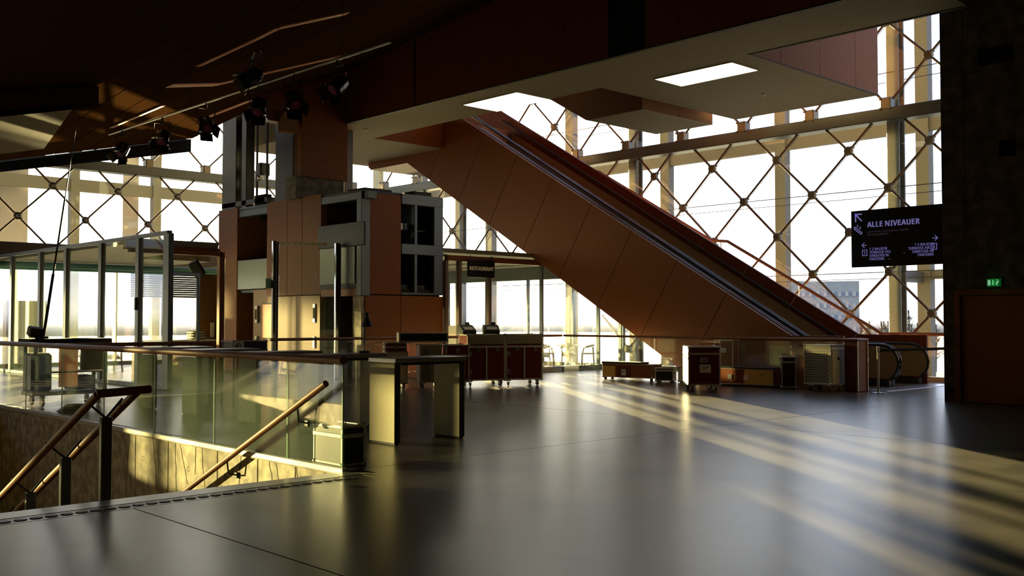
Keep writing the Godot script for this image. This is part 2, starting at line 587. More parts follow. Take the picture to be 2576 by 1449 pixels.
# ---------------------------------------------------------------- floor, stair well, walls, ceilings
func shell():
	var f = setting("floor")
	var tiles = [[-14, 3.52, -4, 8.28], [12.81, 25.9, -4, 8.83], [12.81, 25.9, 8.84, 36.2], [6.16, 12.8, 8.84, 36.2], [-14, 1.13, 8.29, 36.2], [1.13, 6.15, 20.4, 36.2]]
	for k in tiles.size():
		var t = tiles[k]
		slab("floor_slab", t[0], t[1], -0.06, 0, t[2], t[3], M.floor if k % 2 else M.floor_pale, f, 0.004)
	var lt = S()
	var ol = []
	for e in [[3.53, -4.0], [12.8, -4.0], [12.8, 8.83], [5.96, 8.83], [5.96, 8.28], [3.53, 8.28]]: ol.append(V(e[0], -0.06, e[1]))
	prism(lt, ol, Vector3(0, 0.06, 0))
	obj("floor_slab", lt, M.floor, f)
	slab("screed", -14, 25.9, -0.4, -0.064, -4, 8.5, M.void, f)
	slab("screed", 6.15, 25.9, -0.4, -0.064, 8.5, 36.2, M.void, f)
	slab("screed", -14, 1.13, -0.4, -0.064, 8.5, 36.2, M.void, f)
	slab("screed", 1.13, 6.15, -0.4, -0.064, 20.4, 36.2, M.void, f)
	# edge of the stair: metal strip and the row of round studs
	var n = setting("trim_1")
	slab("edge_strip", 1.13, 5.95, -0.08, 0.003, 8.52, 8.8, M.steel, n, 0.004)
	slab("edge_infill", 1.13, 5.95, -0.06, 0, 8.29, 8.515, M.floor_pale, n, 0.003)
	var sd = S()
	lathe(sd, Vector3.ZERO, [[0.052, 0.0], [0.046, 0.006], [0.0, 0.007]], 16)
	var sm = sd.commit()
	for k in 36:
		mi("stud", sm, M.steel_dark, n, V(5.72 - k * 0.117, 0.0, 8.4))
	# concrete cheek walls of the stair well, cast in bays
	var w = setting("wall_stair_right")
	var bays = [8.82, 9.78, 10.6, 11.58, 12.95, 13.99, 15.2, 16.4, 17.6, 18.8, 20.2]
	for k in 10:
		var p0 = bays[k]
		slab("concrete_bay", 5.97, 6.15, -3.8, -0.045, p0 + 0.006, bays[k + 1] - 0.006, M.concrete_wall, w, 0.008)
		var th = S()
		for y in [-0.35, -1.4]:
			for s in [0.3, 0.86]:
				lathe(th, V(5.972, y, p0 + s * 0.9), [[0.0, -0.004], [0.022, -0.003], [0.03, 0.003], [0.036, 0.002]], 10, Basis(Vector3.BACK, PI / 2))
		obj("tie_hole", th, M.concrete_dark, w)
	slab("wall_core", 6.0, 6.15, -3.8, -0.07, 8.8, 20.4, M.concrete_dark, w)
	# hairline cracks that run down the cast faces
	var rng = RandomNumberGenerator.new()
	rng.seed = 31
	for e in [[9.2, 0.3, 0.1], [9.75, 0.3, -0.06], [10.2, 0.24, -0.1], [10.35, 0.3, -0.13], [11.0, 0.5, 0.05], [12.0, 0.62, -0.12], [12.15, 0.35, 0.02], [12.6, 0.5, -0.22], [12.75, 0.66, -0.05], [13.4, 0.7, -0.12], [14.2, 0.9, 0.1], [15.3, 1.0, -0.1]]:
		var pts = []
		for k in 7:
			pts.append(V(5.969, -0.05 - e[1] * k / 6.0, e[0] + e[2] * k / 6.0 + (rng.randf() - 0.5) * 0.03))
		var cr = S()
		tube(cr, pts, 0.004, 4)
		obj("crack", cr, M.concrete_dark, w)
	slab("coping", 5.93, 6.15, -0.045, 0.0, 8.52, 20.4, M.concrete_wall, w, 0.004)
	slab("glass_shoe", 5.925, 5.995, -0.03, 0.03, 8.8, 20.4, M.alu, w, 0.004)
	var w2 = setting("wall_stair_left")
	slab("concrete_face", 1.13, 1.33, -3.8, 0, 8.5, 20.4, M.concrete_wall, w2)
	slab("concrete_face", 1.13, 6.15, -3.8, 0, 20.2, 20.4, M.concrete_wall, w2)
	slab("concrete_face", 1.13, 6.15, -3.8, -0.08, 8.3, 8.5, M.concrete_wall, w2)
	var f2 = setting("floor_1")
	slab("lower_floor", 1.13, 6.15, -3.9, -3.75, 8.3, 20.4, M.floor, f2)
	var stp = setting("floor_2")
	for k in 24:
		slab("step", 1.33, 5.97, -0.15 * (k + 2), -0.15 * (k + 1), 8.8 + 0.32 * k, 8.8 + 0.32 * (k + 1), M.concrete, stp)
	# outer walls and roof
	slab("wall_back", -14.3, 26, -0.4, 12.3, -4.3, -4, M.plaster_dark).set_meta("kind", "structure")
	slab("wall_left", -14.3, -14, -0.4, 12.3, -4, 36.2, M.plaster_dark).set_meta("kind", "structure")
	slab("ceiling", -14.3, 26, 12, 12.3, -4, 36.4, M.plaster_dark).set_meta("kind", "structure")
	slab("wall_light_blocker", -5.0, 4.5, 0, 3.4, 30, 33, M.concrete).set_meta("kind", "structure")  # unseen block, added to keep reflected sun off part of the stair wall
	# the concrete pier on the right, with its two recesses and the wooden door
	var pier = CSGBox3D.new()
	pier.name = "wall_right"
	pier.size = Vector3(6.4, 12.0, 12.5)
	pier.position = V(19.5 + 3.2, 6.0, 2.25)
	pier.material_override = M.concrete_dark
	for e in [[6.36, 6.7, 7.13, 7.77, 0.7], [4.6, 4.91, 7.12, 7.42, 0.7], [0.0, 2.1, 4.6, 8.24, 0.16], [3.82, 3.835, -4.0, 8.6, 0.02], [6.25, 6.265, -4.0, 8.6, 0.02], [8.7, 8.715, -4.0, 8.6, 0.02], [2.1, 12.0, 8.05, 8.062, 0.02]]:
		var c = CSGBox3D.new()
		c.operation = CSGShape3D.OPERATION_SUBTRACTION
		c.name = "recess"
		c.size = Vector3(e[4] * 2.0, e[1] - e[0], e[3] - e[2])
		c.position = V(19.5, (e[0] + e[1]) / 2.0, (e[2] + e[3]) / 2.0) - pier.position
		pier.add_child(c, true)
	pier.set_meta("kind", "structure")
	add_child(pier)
	var d = setting("door_1")
	var fr = S()
	span(fr, 19.46, 19.64, 0, 2.14, 8.17, 8.28, 0.005)
	span(fr, 19.46, 19.64, 2.03, 2.14, 4.56, 8.17, 0.005)
	obj("door_frame", fr, M.wood_red, d)
	for k in 2:
		slab("door_leaf", 19.52, 19.6, 0.01, 2.02, 6.4 - 1.78 * k, 8.16 - 1.78 * k, M.wood, d, 0.004)

func deck():
	# the balcony: fascia of wooden panels, pale soffits, boxes around the openings
	var c = setting("ceiling_1")
	slab("soffit", 16.7, 18.68, 7.3, 8.3, 7.6, 31.0, M.soffit, c)
	slab("soffit", 18.68, 24.45, 7.3, 7.5, 12.27, 16.55, M.soffit, c)
	slab("soffit", 18.68, 24.45, 7.3, 8.3, 26.1, 31.0, M.soffit, c)
	slab("soffit", 16.7, 25.9, 8.6, 8.9, 4, 8.9, M.soffit, c)
	slab("core_box", 18.75, 24.4, 7.5, 11.9, 12.4, 16.5, M.wood_red, c)
	var ps = [18.62, 19.88, 21.58, 23.28, 24.45]
	for k in 4:
		slab("wood_panel", ps[k] + 0.006, ps[k + 1] - 0.006, 7.305, 11.9, 12.25, 12.3, M.wood_pink, c)
	slab("wood_panel", 18.69, 24.45, 7.305, 8.3, 26.07, 26.1, M.wood_pink, c)
	slab("fascia_shade_lining", 16.66, 16.72, 7.28, 11.99, 7.6, 24.57, M.cloth_dark, c)  # dark sheet behind the panels; stands in for shade in the open bay
	var js = [24.57, 22.46, 21.41, 20.78, 19.14, 17.55, 15.88, 14.51, 13.49, 12.58, 10.9, 9.2, 7.6]
	for k in js.size() - 1:
		if k == 7: continue
		var a: float = js[k] - (0.1 if k == 2 else 0.006)
		slab("fascia_panel", 16.62, 16.66, 7.285, 11.98, js[k + 1] + 0.006, a, M.wood_red, c)
	var rod = S()
	for s in [0.0, 0.08]:
		tube(rod, [V(16.63, 7.3, 21.33 + s), V(16.63, 9.3, 21.33 + s)], 0.018, 8)
	obj("slot_rod", rod, M.chrome, c)
	var lip = S()
	span(lip, 16.6, 16.7, 7.27, 7.3, 7.6, 24.57)
	span(lip, 18.62, 18.69, 7.285, 7.31, 7.6, 12.27)
	span(lip, 18.62, 24.46, 7.285, 7.31, 12.22, 12.27)
	obj("shadow_gap_strip", lip, M.black, c)  # solid black strips stand in for the shade of edge gaps
	# the two lit ceiling panels
	var lamps = [[17.42, 18.68, 18.25, 20.35, "square lit ceiling panel above the top of the escalator"], [18.86, 19.94, 12.85, 15.05, "long lit ceiling panel in front of the pink wooden recess"]]
	for e in lamps:
		var w: float = e[1] - e[0]
		var dd: float = e[3] - e[2]
		var t = thing("ceiling_lamp", e[4], "ceiling lamp", V((e[0] + e[1]) / 2.0, 7.3, (e[2] + e[3]) / 2.0), 0.0, "")
		var g = S()
		box(g, Vector3(0, -0.012, 0), Vector3(w - 0.04, 0.02, dd - 0.04))
		obj("diffuser", g, M.panel_glow, t)
		var fr = S()
		for s in [-1, 1]:
			box(fr, Vector3(s * (w / 2 - 0.01), -0.012, 0), Vector3(0.02, 0.026, dd))
			box(fr, Vector3(0, -0.012, s * (dd / 2 - 0.01)), Vector3(w, 0.026, 0.02))
		obj("frame", fr, M.alu, t)
		var al = AreaLight3D.new()
		al.name = "lamp_light"
		al.area_size = Vector2(w - 0.05, dd - 0.05)
		al.light_energy = 1.2
		al.light_color = Color(1.0, 0.95, 0.8)
		al.shadow_enabled = true
		al.area_range = 40.0
		al.rotation.x = -PI / 2
		al.position = Vector3(0, -0.04, 0)
		t.add_child(al)
	# detectors on the soffit
	for e in [[22.2, 14.2], [17.6, 25.0]]:
		var st = S()
		lathe(st, V(e[0], 7.3, e[1]), [[0.06, 0.0], [0.055, -0.03], [0.02, -0.05], [0.0, -0.05]], 12)
		var o = obj("smoke_detector", st, M.alu)
		tag(o, "small round smoke detector on the pale soffit " + ("beside the long lit panel" if e[1] < 20 else "above the wooden tower"), "detector")

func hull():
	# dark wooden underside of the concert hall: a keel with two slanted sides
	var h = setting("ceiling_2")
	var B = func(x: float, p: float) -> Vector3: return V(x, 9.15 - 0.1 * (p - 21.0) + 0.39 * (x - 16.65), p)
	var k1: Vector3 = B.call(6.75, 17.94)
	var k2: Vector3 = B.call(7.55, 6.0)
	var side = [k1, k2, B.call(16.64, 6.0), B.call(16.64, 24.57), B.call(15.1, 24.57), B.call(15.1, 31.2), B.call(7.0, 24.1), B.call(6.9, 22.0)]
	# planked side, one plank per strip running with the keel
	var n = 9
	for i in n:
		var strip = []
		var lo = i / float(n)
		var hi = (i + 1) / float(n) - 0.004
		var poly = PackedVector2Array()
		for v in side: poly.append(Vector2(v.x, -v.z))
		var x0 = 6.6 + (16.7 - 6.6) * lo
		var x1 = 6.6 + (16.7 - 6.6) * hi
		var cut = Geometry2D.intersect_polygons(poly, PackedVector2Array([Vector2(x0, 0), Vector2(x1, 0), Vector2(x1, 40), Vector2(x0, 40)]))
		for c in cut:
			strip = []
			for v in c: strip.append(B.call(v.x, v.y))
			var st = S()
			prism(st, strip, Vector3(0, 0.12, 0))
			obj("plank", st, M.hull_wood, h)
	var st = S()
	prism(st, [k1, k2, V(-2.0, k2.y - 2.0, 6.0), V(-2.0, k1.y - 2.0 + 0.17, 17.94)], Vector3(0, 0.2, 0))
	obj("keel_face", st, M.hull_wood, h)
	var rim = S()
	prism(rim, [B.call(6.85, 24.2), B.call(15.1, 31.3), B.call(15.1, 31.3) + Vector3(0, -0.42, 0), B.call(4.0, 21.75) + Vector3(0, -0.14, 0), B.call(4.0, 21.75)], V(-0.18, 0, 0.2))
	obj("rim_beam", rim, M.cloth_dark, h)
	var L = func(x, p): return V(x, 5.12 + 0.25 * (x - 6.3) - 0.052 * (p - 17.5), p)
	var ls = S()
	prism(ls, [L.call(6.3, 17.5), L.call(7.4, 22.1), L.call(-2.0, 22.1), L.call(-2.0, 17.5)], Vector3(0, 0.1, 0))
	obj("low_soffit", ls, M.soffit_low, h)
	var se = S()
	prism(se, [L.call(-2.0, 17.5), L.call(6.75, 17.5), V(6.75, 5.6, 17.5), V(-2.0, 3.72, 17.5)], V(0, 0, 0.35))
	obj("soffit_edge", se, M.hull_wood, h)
	# flat pale strips under the planks; light in the slots is put into their colour
	var slots = [[[8.8, 17.96], [9.21, 16.6], [9.33, 15.96], [10.79, 15.93]], [[8.9, 19.45], [10.64, 20.83], [11.61, 20.9], [14.3, 21.18]], [[9.35, 23.46], [9.94, 22.02]], [[13.2, 26.4], [13.9, 25.2]]]
	var names = ["bent strip of painted slot light in the dark planked ceiling, nearest the upper edge", "long bent strip of painted slot light in the dark planked ceiling behind the lamp rail", "short strip of painted slot light in the dark ceiling above the left end of the lamp rail", "short strip of painted sunlight in the dark ceiling beside the wooden lift block"]
	for i in slots.size():
		var s = S()
		for k in slots[i].size() - 1:
			var a: Vector3 = B.call(slots[i][k][0], slots[i][k][1]) + Vector3(0, -0.02, 0)
			var b: Vector3 = B.call(slots[i][k + 1][0], slots[i][k + 1][1]) + Vector3(0, -0.02, 0)
			var w: Vector3 = (b - a).cross(Vector3(-0.36, 0.93, -0.09)).normalized() * (0.09 if i != 3 else 0.22)  # wider last strip is a painted patch of sunlight
			prism(s, [a - w, b - w, b + w, a + w], Vector3(0, 0.03, 0))
		var o = obj("painted_light_strip", s, M.pale_salmon)
		tag(o, names[i], "painted strip")

# ---------------------------------------------------------------- world outside
func outside():
	var g = S()
	box(g, Vector3(120, -7.5, -120), Vector3(900, 1, 900))
	tag(obj("ground", g, M.ground), "", "", "", "structure")
	var b = thing("office_tower", "office slab with haze put into its pale grey tone, seen through the glass wall beside the escalator", "building", V(150, -7, 86.6), 0.52)
	var st = S()
	box(st, Vector3(6, 7.5, 0), Vector3(12, 15.0, 14.0))
	obj("wall", st, M.facade_far, b)
	var wn = S()
	box(wn, Vector3.ZERO, Vector3(0.1, 0.75, 0.5))
	var wm = wn.commit()
	for i in 12:
		for k in 6:
			mi("window", wm, M.far_window, b, Vector3(-0.06, 3.4 + k * 1.9, -6.2 + i * 1.13))
	# raised wing added out of view, so light comes in below it only
	var wg = thing("raised_blocker", "raised wing on piers, added unseen beyond the left glass wall to cut the light", "building", V(-16, -7, 69))
	var ws = S()
	box(ws, Vector3(4, 22.5, 0), Vector3(28, 18, 6))
	obj("blocker", ws, M.facade_far, wg)
	for x in [-8, 3, 14]:
		var pr = S()
		box(pr, Vector3(x, 6.75, 0), Vector3(1.0, 13.5, 1.0))
		obj("pier", pr, M.concrete, wg)
	var rng = RandomNumberGenerator.new()
	rng.seed = 4
	for i in 16:
		var t = thing("tree", "bare hazy tree beyond the glass wall, %s from the office slab in its row" % ordinal(i), "tree", V(162 + rng.randf() * 8, -7, 87.0 - i * 1.25), rng.randf() * TAU)
		var hgt = 7.7 + rng.randf() * 1.1 + (2.4 if i == 7 or i == 8 else 0.0)
		var tr = S()
		tube(tr, [Vector3.ZERO, Vector3(0.1, hgt * 0.5, 0), Vector3(0, hgt, 0.1)], 0.16, 6)
		obj("trunk", tr, M.tree, t)
		var cr = S()
		for k in 60:
			var a = rng.randf() * TAU
			var y0 = hgt * (0.25 + rng.randf() * 0.6)
			var r = (0.4 + rng.randf() * 1.1) * (1.1 - y0 / hgt * 0.7)
			var e = Vector3(cos(a) * r, y0 + r * 0.8, sin(a) * r)
			tube(cr, [Vector3(0, y0, 0), e], 0.05, 4)
			for m in 3:
				var q = Vector3(cos(a) * r * 0.6, y0 + r * 0.5, sin(a) * r * 0.6)
				tube(cr, [q, q + Vector3(rng.randf() - 0.5, rng.randf() * 0.9, rng.randf() - 0.5)], 0.035, 3)
		obj("crown", cr, M.tree, t)

# ---------------------------------------------------------------- wooden lift tower and its shaft
func tower():
	var t = thing("lift_tower", "wooden lift tower with steel balcony and dark window bays in the middle of the foyer", "tower", V(15.2, 0, 21.8))
	var o = V(15.2, 0, 21.8)
	var pc = func(called, x0, x1, y0, y1, p0, p1, m, c = 0.0):
		var st = S()
		span(st, x0, x1, y0, y1, p0, p1, c)
		var a = st.commit_to_arrays()
		return mi(called, shifted(a, -o), m, t)
	# left side, facing the stair
	pc.call("wall_core", 15.45, 17.5, 0, 4.7, 23.7, 26.5, M.concrete_dark)
	pc.call("bay_back", 17.3, 17.4, 0, 4.7, 26.5, 28.4, M.steel_dark)
	pc.call("wood_column", 15.2, 17.8, 0, 5.02, 28.35, 29.55, M.wood_pink, 0.01)
	pc.call("steel_beam", 15.25, 15.5, 4.72, 5.0, 26.57, 28.35, M.steel_frame, 0.01)
	pc.call("steel_panel", 15.22, 15.3, 2.5, 3.39, 26.0, 28.35, M.steel_sheet, 0.01)
	pc.call("bay_floor", 15.3, 17.3, 2.4, 2.48, 26.5, 28.4, M.steel_dark)
	for e in [[23.67, 24.62], [24.63, 25.42], [25.43, 26.56]]:
		pc.call("wood_panel", 15.2, 15.4, 2.27, 5.02, e[0] + 0.004, e[1], M.wood_pink, 0.004)
	pc.call("wood_panel", 15.23, 15.4, 0.02, 2.48, 26.1, 27.38, M.wood_pale, 0.004)
	pc.call("wood_panel", 15.2, 15.4, 0.02, 2.25, 24.9, 26.08, M.wood_pale, 0.004)
	pc.call("wood_panel", 15.2, 15.4, 0.02, 2.25, 23.7, 24.89, M.wood_pale, 0.004)
	for e in [[27.1, 1.5], [23.95, 1.52]]:
		var hd = pc.call("handle_plate", 15.16, 15.21, e[1] - 0.02, e[1] + 0.5, e[0] - 0.06, e[0] + 0.06, M.alu, 0.01)
		var g = S()
		box(g, V(15.15, e[1] + 0.24, e[0]) - o, Vector3(0.02, 0.3, 0.05))
		obj("grip", g, M.black, hd)
		pc.call("handle_plate", 15.16, 15.21, e[1] - 0.72, e[1] - 0.4, e[0] - 0.05, e[0] + 0.05, M.alu, 0.01)
	# balcony bay
	pc.call("roof_beam", 15.2, 15.5, 4.72, 4.92, 21.5, 23.66, M.steel_frame, 0.01)
	pc.call("bay_back", 17.0, 17.1, 2.5, 4.8, 21.9, 23.66, M.steel_dark)
	pc.call("balcony_front", 15.1, 15.16, 3.5, 4.12, 21.5, 23.66, M.steel_dark, 0.008)
	pc.call("balcony_front", 15.16, 15.22, 2.52, 3.5, 22.0, 23.66, M.steel_sheet, 0.008)
	pc.call("balcony_floor", 15.16, 17.4, 2.4, 2.52, 21.9, 23.66, M.steel_dark)
	pc.call("wood_band", 15.2, 15.34, 2.2, 2.4, 21.9, 23.66, M.wood, 0.004)
	pc.call("bay_back", 17.0, 17.1, 0, 2.4, 22.15, 23.68, M.wood_red)
	pc.call("concrete_column", 15.2, 15.6, 0, 2.2, 21.75, 22.15, M.concrete_wall, 0.01)
	# right side, facing the flight cases
	pc.call("steel_post", 15.14, 15.42, 2.2, 4.92, 21.68, 21.9, M.steel_frame, 0.01)
	pc.call("wood_panel", 15.43, 16.45, 2.25, 4.9, 21.72, 21.8, M.wood, 0.004)
	pc.call("wood_panel", 15.3, 16.44, 0.02, 2.22, 21.72, 21.84, M.wood, 0.004)
	pc.call("wood_panel", 16.45, 17.9, 0.02, 2.22, 21.72, 21.84, M.wood, 0.004)
	pc.call("wall_core", 15.65, 17.85, 0, 2.4, 21.86, 22.1, M.concrete_dark)
	for y in [2.25, 3.34, 4.68]:
		pc.call("steel_rail", 16.46, 17.9, y, y + (0.28 if y > 3 else 0.06), 21.7, 21.86, M.steel_frame, 0.01)
	for e in [[16.9, 17.0], [17.58, 17.9]]:
		pc.call("steel_post", e[0], e[1], 2.25, 4.95, 21.71, 21.87, M.steel_frame, 0.01)
	pc.call("bay_back", 16.46, 17.85, 2.3, 4.7, 23.0, 23.1, M.steel_dark)
	pc.call("shelf", 16.47, 17.6, 4.0, 4.03, 21.95, 22.5, M.steel_dark)
	for k in 3:
		pc.call("equipment", 16.5 + k * 0.13, 16.6 + k * 0.13, 4.03, 4.2, 22.0, 22.2, M.steel)
	pc.call("equipment", 16.5, 16.62, 3.62, 3.85, 21.95, 22.2, M.steel)
	pc.call("roof", 15.25, 17.9, 4.9, 4.97, 21.75, 29.5, M.steel_dark)
	pc.call("roof_box", 15.6, 16.5, 4.97, 5.1, 22.2, 23.0, M.black, 0.01)
	pc.call("roof_box", 17.0, 17.6, 4.97, 5.09, 21.85, 22.3, M.black, 0.01)
	pc.call("side_wall", 17.8, 17.9, 0, 4.9, 21.87, 29.4, M.steel_dark)
	# notice board on the door
	var nb = thing("notice_board", "pink notice sheet hung on the pale wooden door of the lift tower", "notice", V(15.17, 1.55, 26.4))
	var s1 = S()
	box(s1, Vector3.ZERO, Vector3(0.03, 1.0, 0.62), Basis.IDENTITY, 0.006)
	obj("sheet", s1, M.pale_salmon, nb)
	var s2 = S()
	box(s2, Vector3(0, 0.5, 0), Vector3(0.05, 0.04, 0.66), Basis.IDENTITY, 0.006)
	obj("top_bar", s2, M.black, nb)
	# shaft frame behind and the hanging wooden block
	var s = setting("wall_shaft")
	for e in [[29.95, 30.9, 0.4], [29.28, 29.6, 0.3], [26.46, 27.5, 0.5]]:
		slab("shaft_column", 16.0, 16.0 + e[2], 0, 8.6, e[0], e[1], M.steel_dark, s, 0.02)
	slab("shaft_column", 17.2, 17.5, 0, 8.0, 25.5, 26.1, M.steel_frame, s, 0.02)
	slab("cross_beam", 16.0, 16.3, 5.25, 5.4, 28.0, 30.9, M.steel_dark, s)
	slab("guide_rail", 16.05, 16.1, 4.8, 8.0, 28.08, 28.14, M.black, s)
	slab("guide_rail", 16.05, 16.1, 4.8, 8.0, 28.7, 28.76, M.black, s)
	slab("lift_motor", 15.95, 16.3, 6.1, 6.5, 28.3, 28.62, M.steel_dark, s, 0.03)
	var pl = S()
	for k in 2:
		lathe(pl, V(16.1, 6.05, 28.22 + k * 0.5), [[0.0, -0.05], [0.09, -0.05], [0.09, 0.05], [0.0, 0.05]], 12, Basis(Vector3.BACK, PI / 2))
	obj("pulley", pl, M.steel, s)
	slab("counterweight", 16.0, 16.25, 4.7, 5.5, 28.1, 28.75, M.plaster_dark, s, 0.02)
	slab("wood_block", 15.15, 16.68, 5.6, 9.2, 24.6, 24.85, M.wood, s, 0.006)
	slab("wood_block", 13.9, 15.14, 7.05, 8.6, 24.65, 25.0, M.wood_red, s, 0.006)
	slab("wood_block", 14.45, 14.9, 6.75, 7.3, 24.4, 24.7, M.wood_pale, s, 0.006)
	slab("concrete_band", 15.0, 16.6, 4.98, 5.6, 24.66, 25.2, M.concrete, s)

func shifted(arrays: Array, by: Vector3) -> ArrayMesh:
	var v: PackedVector3Array = arrays[Mesh.ARRAY_VERTEX]
	for i in v.size(): v[i] += by
	arrays[Mesh.ARRAY_VERTEX] = v
	var m = ArrayMesh.new()
	m.add_surface_from_arrays(Mesh.PRIMITIVE_TRIANGLES, arrays)
	return m

# ---------------------------------------------------------------- glass screens, lobby and restaurant
func screens():
	# restaurant screen right of the tower
	var s = thing("glass_screen", "tall framed glass screen of the restaurant between the tower and the escalator", "glass screen", V(21.7, 0, 21.7))
	var o = V(21.7, 0, 21.7)
	var st = S()
	box(st, Vector3(0.1, 3.3, 0), Vector3(7.6, 0.16, 0.16), Basis.IDENTITY, 0.01)
	obj("top_beam", st, M.wood_red, s)
	var xs = [17.98, 18.47, 19.6, 21.75, 24.32, 25.4]
	for x in xs:
		var p = S()
		box(p, Vector3(x - o.x, 1.61, 0), Vector3(0.11 if x < 20 else 0.06, 3.22, 0.14), Basis.IDENTITY, 0.008)
		obj("post", p, M.strut if x < 20 else M.steel_frame, s)
	for k in xs.size() - 1:
		if k == 1: continue
		var n: int = 2 if xs[k + 1] - xs[k] > 2 else 1
		for j in n:
			var a: float = xs[k] + (xs[k + 1] - xs[k]) * j / n + 0.035
			var b: float = xs[k] + (xs[k + 1] - xs[k]) * (j + 1) / n - 0.02
			var g = S()
			box(g, Vector3((a + b) / 2.0 - o.x, 1.68, 0), Vector3(b - a, 3.08, 0.012))
			obj("pane", g, M.glass_green, s)
	var pl = S()
	box(pl, Vector3(1.9, 0.08, 0.0), Vector3(3.7, 0.15, 0.2), Basis.IDENTITY, 0.01)
	obj("plinth", pl, M.carpet, s)
	# glass lobby on the left: a long wall of panes running away from the stair
	var l = thing("glass_lobby", "long glass lobby wall with grey posts and a sloping-looking top rail at the left", "glass screen", V(10, 0, 21.8))
	var po = [21.79, 23.34, 25.58, 27.97, 29.96, 32.4, 35.6]
	var tr = S()
	box(tr, V(0, 3.53, 6.9), Vector3(0.12, 0.09, 13.95), Basis.IDENTITY, 0.01)
	box(tr, V(0, 0.05, 6.9), Vector3(0.1, 0.1, 13.95), Basis.IDENTITY, 0.01)
	obj("top_rail", tr, M.steel_frame, l)
	for p in po:
		var q = S()
		box(q, V(0, 1.76, p - 21.8), Vector3(0.12, 3.5, 0.2 if p > 22 else 0.3), Basis.IDENTITY, 0.012)
		obj("post", q, M.steel_frame, l)
	for k in po.size() - 1:
		var g = S()
		box(g, V(0, 1.79, (po[k] + po[k + 1]) / 2.0 - 21.8), Vector3(0.014, 3.38, po[k + 1] - po[k] - 0.22))
		obj("pane", g, M.glass_green, l)
	var hw = S()
	box(hw, V(-0.09, 1.95, 1.5), Vector3(0.06, 0.3, 0.08), Basis.IDENTITY, 0.01)
	obj("lock_box", hw, M.steel_dark, l)
	# lobby doors standing open beside it
	var d = thing("glass_door", "open glass door leaf with grey frame beside the end post of the glass lobby", "door", V(10.35, 0, 22.6), 0.35)
	var fr = S()
	for x in [0.0, 1.0]: box(fr, Vector3(x, 1.35, 0), Vector3(0.08, 2.7, 0.06), Basis.IDENTITY, 0.008)
	for y in [0.1, 2.66]: box(fr, Vector3(0.5, y, 0), Vector3(1.0, 0.16 if y < 1 else 0.08, 0.06), Basis.IDENTITY, 0.008)
	obj("frame", fr, M.steel_frame, d)
	var gp = S()
	box(gp, Vector3(0.5, 1.4, 0), Vector3(0.92, 2.45, 0.012))
	obj("pane", gp, M.glass_green, d)
	# tall glass leaf with chrome edges in front of the tower
	var f = thing("glass_leaf", "tall glass leaf with chrome edge posts in front of the lift tower", "glass panel", V(13.36, 0, 22.98), -0.27)
	var w = 1.66
	for x in [0.0, w]:
		var p = S()
		box(p, Vector3(x, 1.8, 0), Vector3(0.09, 3.6, 0.12), Basis.IDENTITY, 0.012)
		obj("edge_post", p, M.chrome, f)
		var e = S()
		box(e, Vector3(x + 0.08, 1.8, 0.0), Vector3(0.05, 3.55, 0.1), Basis.IDENTITY, 0.008)
		obj("edge_seal", e, M.steel_dark, f)
	var tb = S()
	box(tb, Vector3(w / 2 - 0.1, 3.54, 0), Vector3(w - 0.35, 0.08, 0.06), Basis.IDENTITY, 0.008)
	obj("top_bar", tb, M.letter_pale, f)
	for k in 9:
		var h = S()
		lathe(h, Vector3(0.2 + k * 0.16, 3.54, 0.032), [[0.012, 0.0], [0.0, 0.002]], 8, Basis(Vector3.RIGHT, PI / 2))
		obj("bolt", h, M.black, f)
	var gl = S()
	box(gl, Vector3(w / 2 + 0.05, 1.78, 0), Vector3(w - 0.16, 3.45, 0.014))
	obj("pane", gl, M.glass_green, f)
	# green exit flag on that leaf
	var ex = thing("exit_sign", "green exit flag sign at the left edge of the tall glass leaf", "exit sign", V(13.2, 2.5, 22.96))
	var gs = S()
	box(gs, Vector3.ZERO, Vector3(0.17, 0.25, 0.02), Basis.IDENTITY, 0.004)
	obj("plate", gs, M.green_sign, ex)
	var bk = S()
	box(bk, Vector3(0.16, -0.02, 0.02), Vector3(0.16, 0.2, 0.06), Basis.IDENTITY, 0.01)
	obj("bracket", bk, M.black, ex)
	# low ceiling of the restaurant, brown edge beam, teal pipes
	var c = setting("ceiling_3")
	slab("low_ceiling", 10.1, 12.55, 3.42, 3.58, 24.4, 35.8, M.ceiling_low, c)
	slab("low_ceiling", 12.55, 15.1, 3.42, 3.58, 29.9, 35.8, M.ceiling_low, c)
	slab("low_ceiling", 17.95, 25.4, 3.46, 3.58, 21.8, 35.8, M.ceiling_low, c)
	slab("low_ceiling", -11.9, 9.9, 3.42, 3.58, 34.6, 35.8, M.ceiling_low, c)
	slab("edge_beam", 10.08, 12.55, 3.3, 3.42, 24.3, 24.5, M.wood_red, c, 0.01)
	for p in [33.2, 34.9]:
		var tp = S()
		tube(tp, [V(-11, 3.3, p), V(25.2, 3.3, p)], 0.09, 12)
		var q = obj("ceiling_pipe", tp, M.teal)
		tag(q, "teal pipe under the low restaurant ceiling, " + ("nearer the foyer" if p < 34 else "nearer the far glass"), "pipe")
	for k in 4:
		var sl = S()
		box(sl, V(18.7 + 1.8 * k, 3.425, 25.5), Vector3(0.1, 0.06, 6.0), Basis.IDENTITY, 0.01)
		var q = obj("light_slot", sl, M.alu)
		tag(q, "long slim fitting under the restaurant ceiling, %s from the left behind the RESTAURANT sign" % ordinal(k), "light fitting")
	# passage door frame left of the tower
	var pf = thing("door_portal", "brown portal with a bright steel edge left of the wooden tower", "portal", V(12.42, 0, 24.0))
	var ps = S()
	box(ps, Vector3(0, 1.65, 0), Vector3(0.14, 3.3, 0.16), Basis.IDENTITY, 0.01)
	box(ps, Vector3(-1.2, 3.26, 0), Vector3(2.4, 0.12, 0.16), Basis.IDENTITY, 0.01)
	obj("frame", ps, M.wood_red, pf)
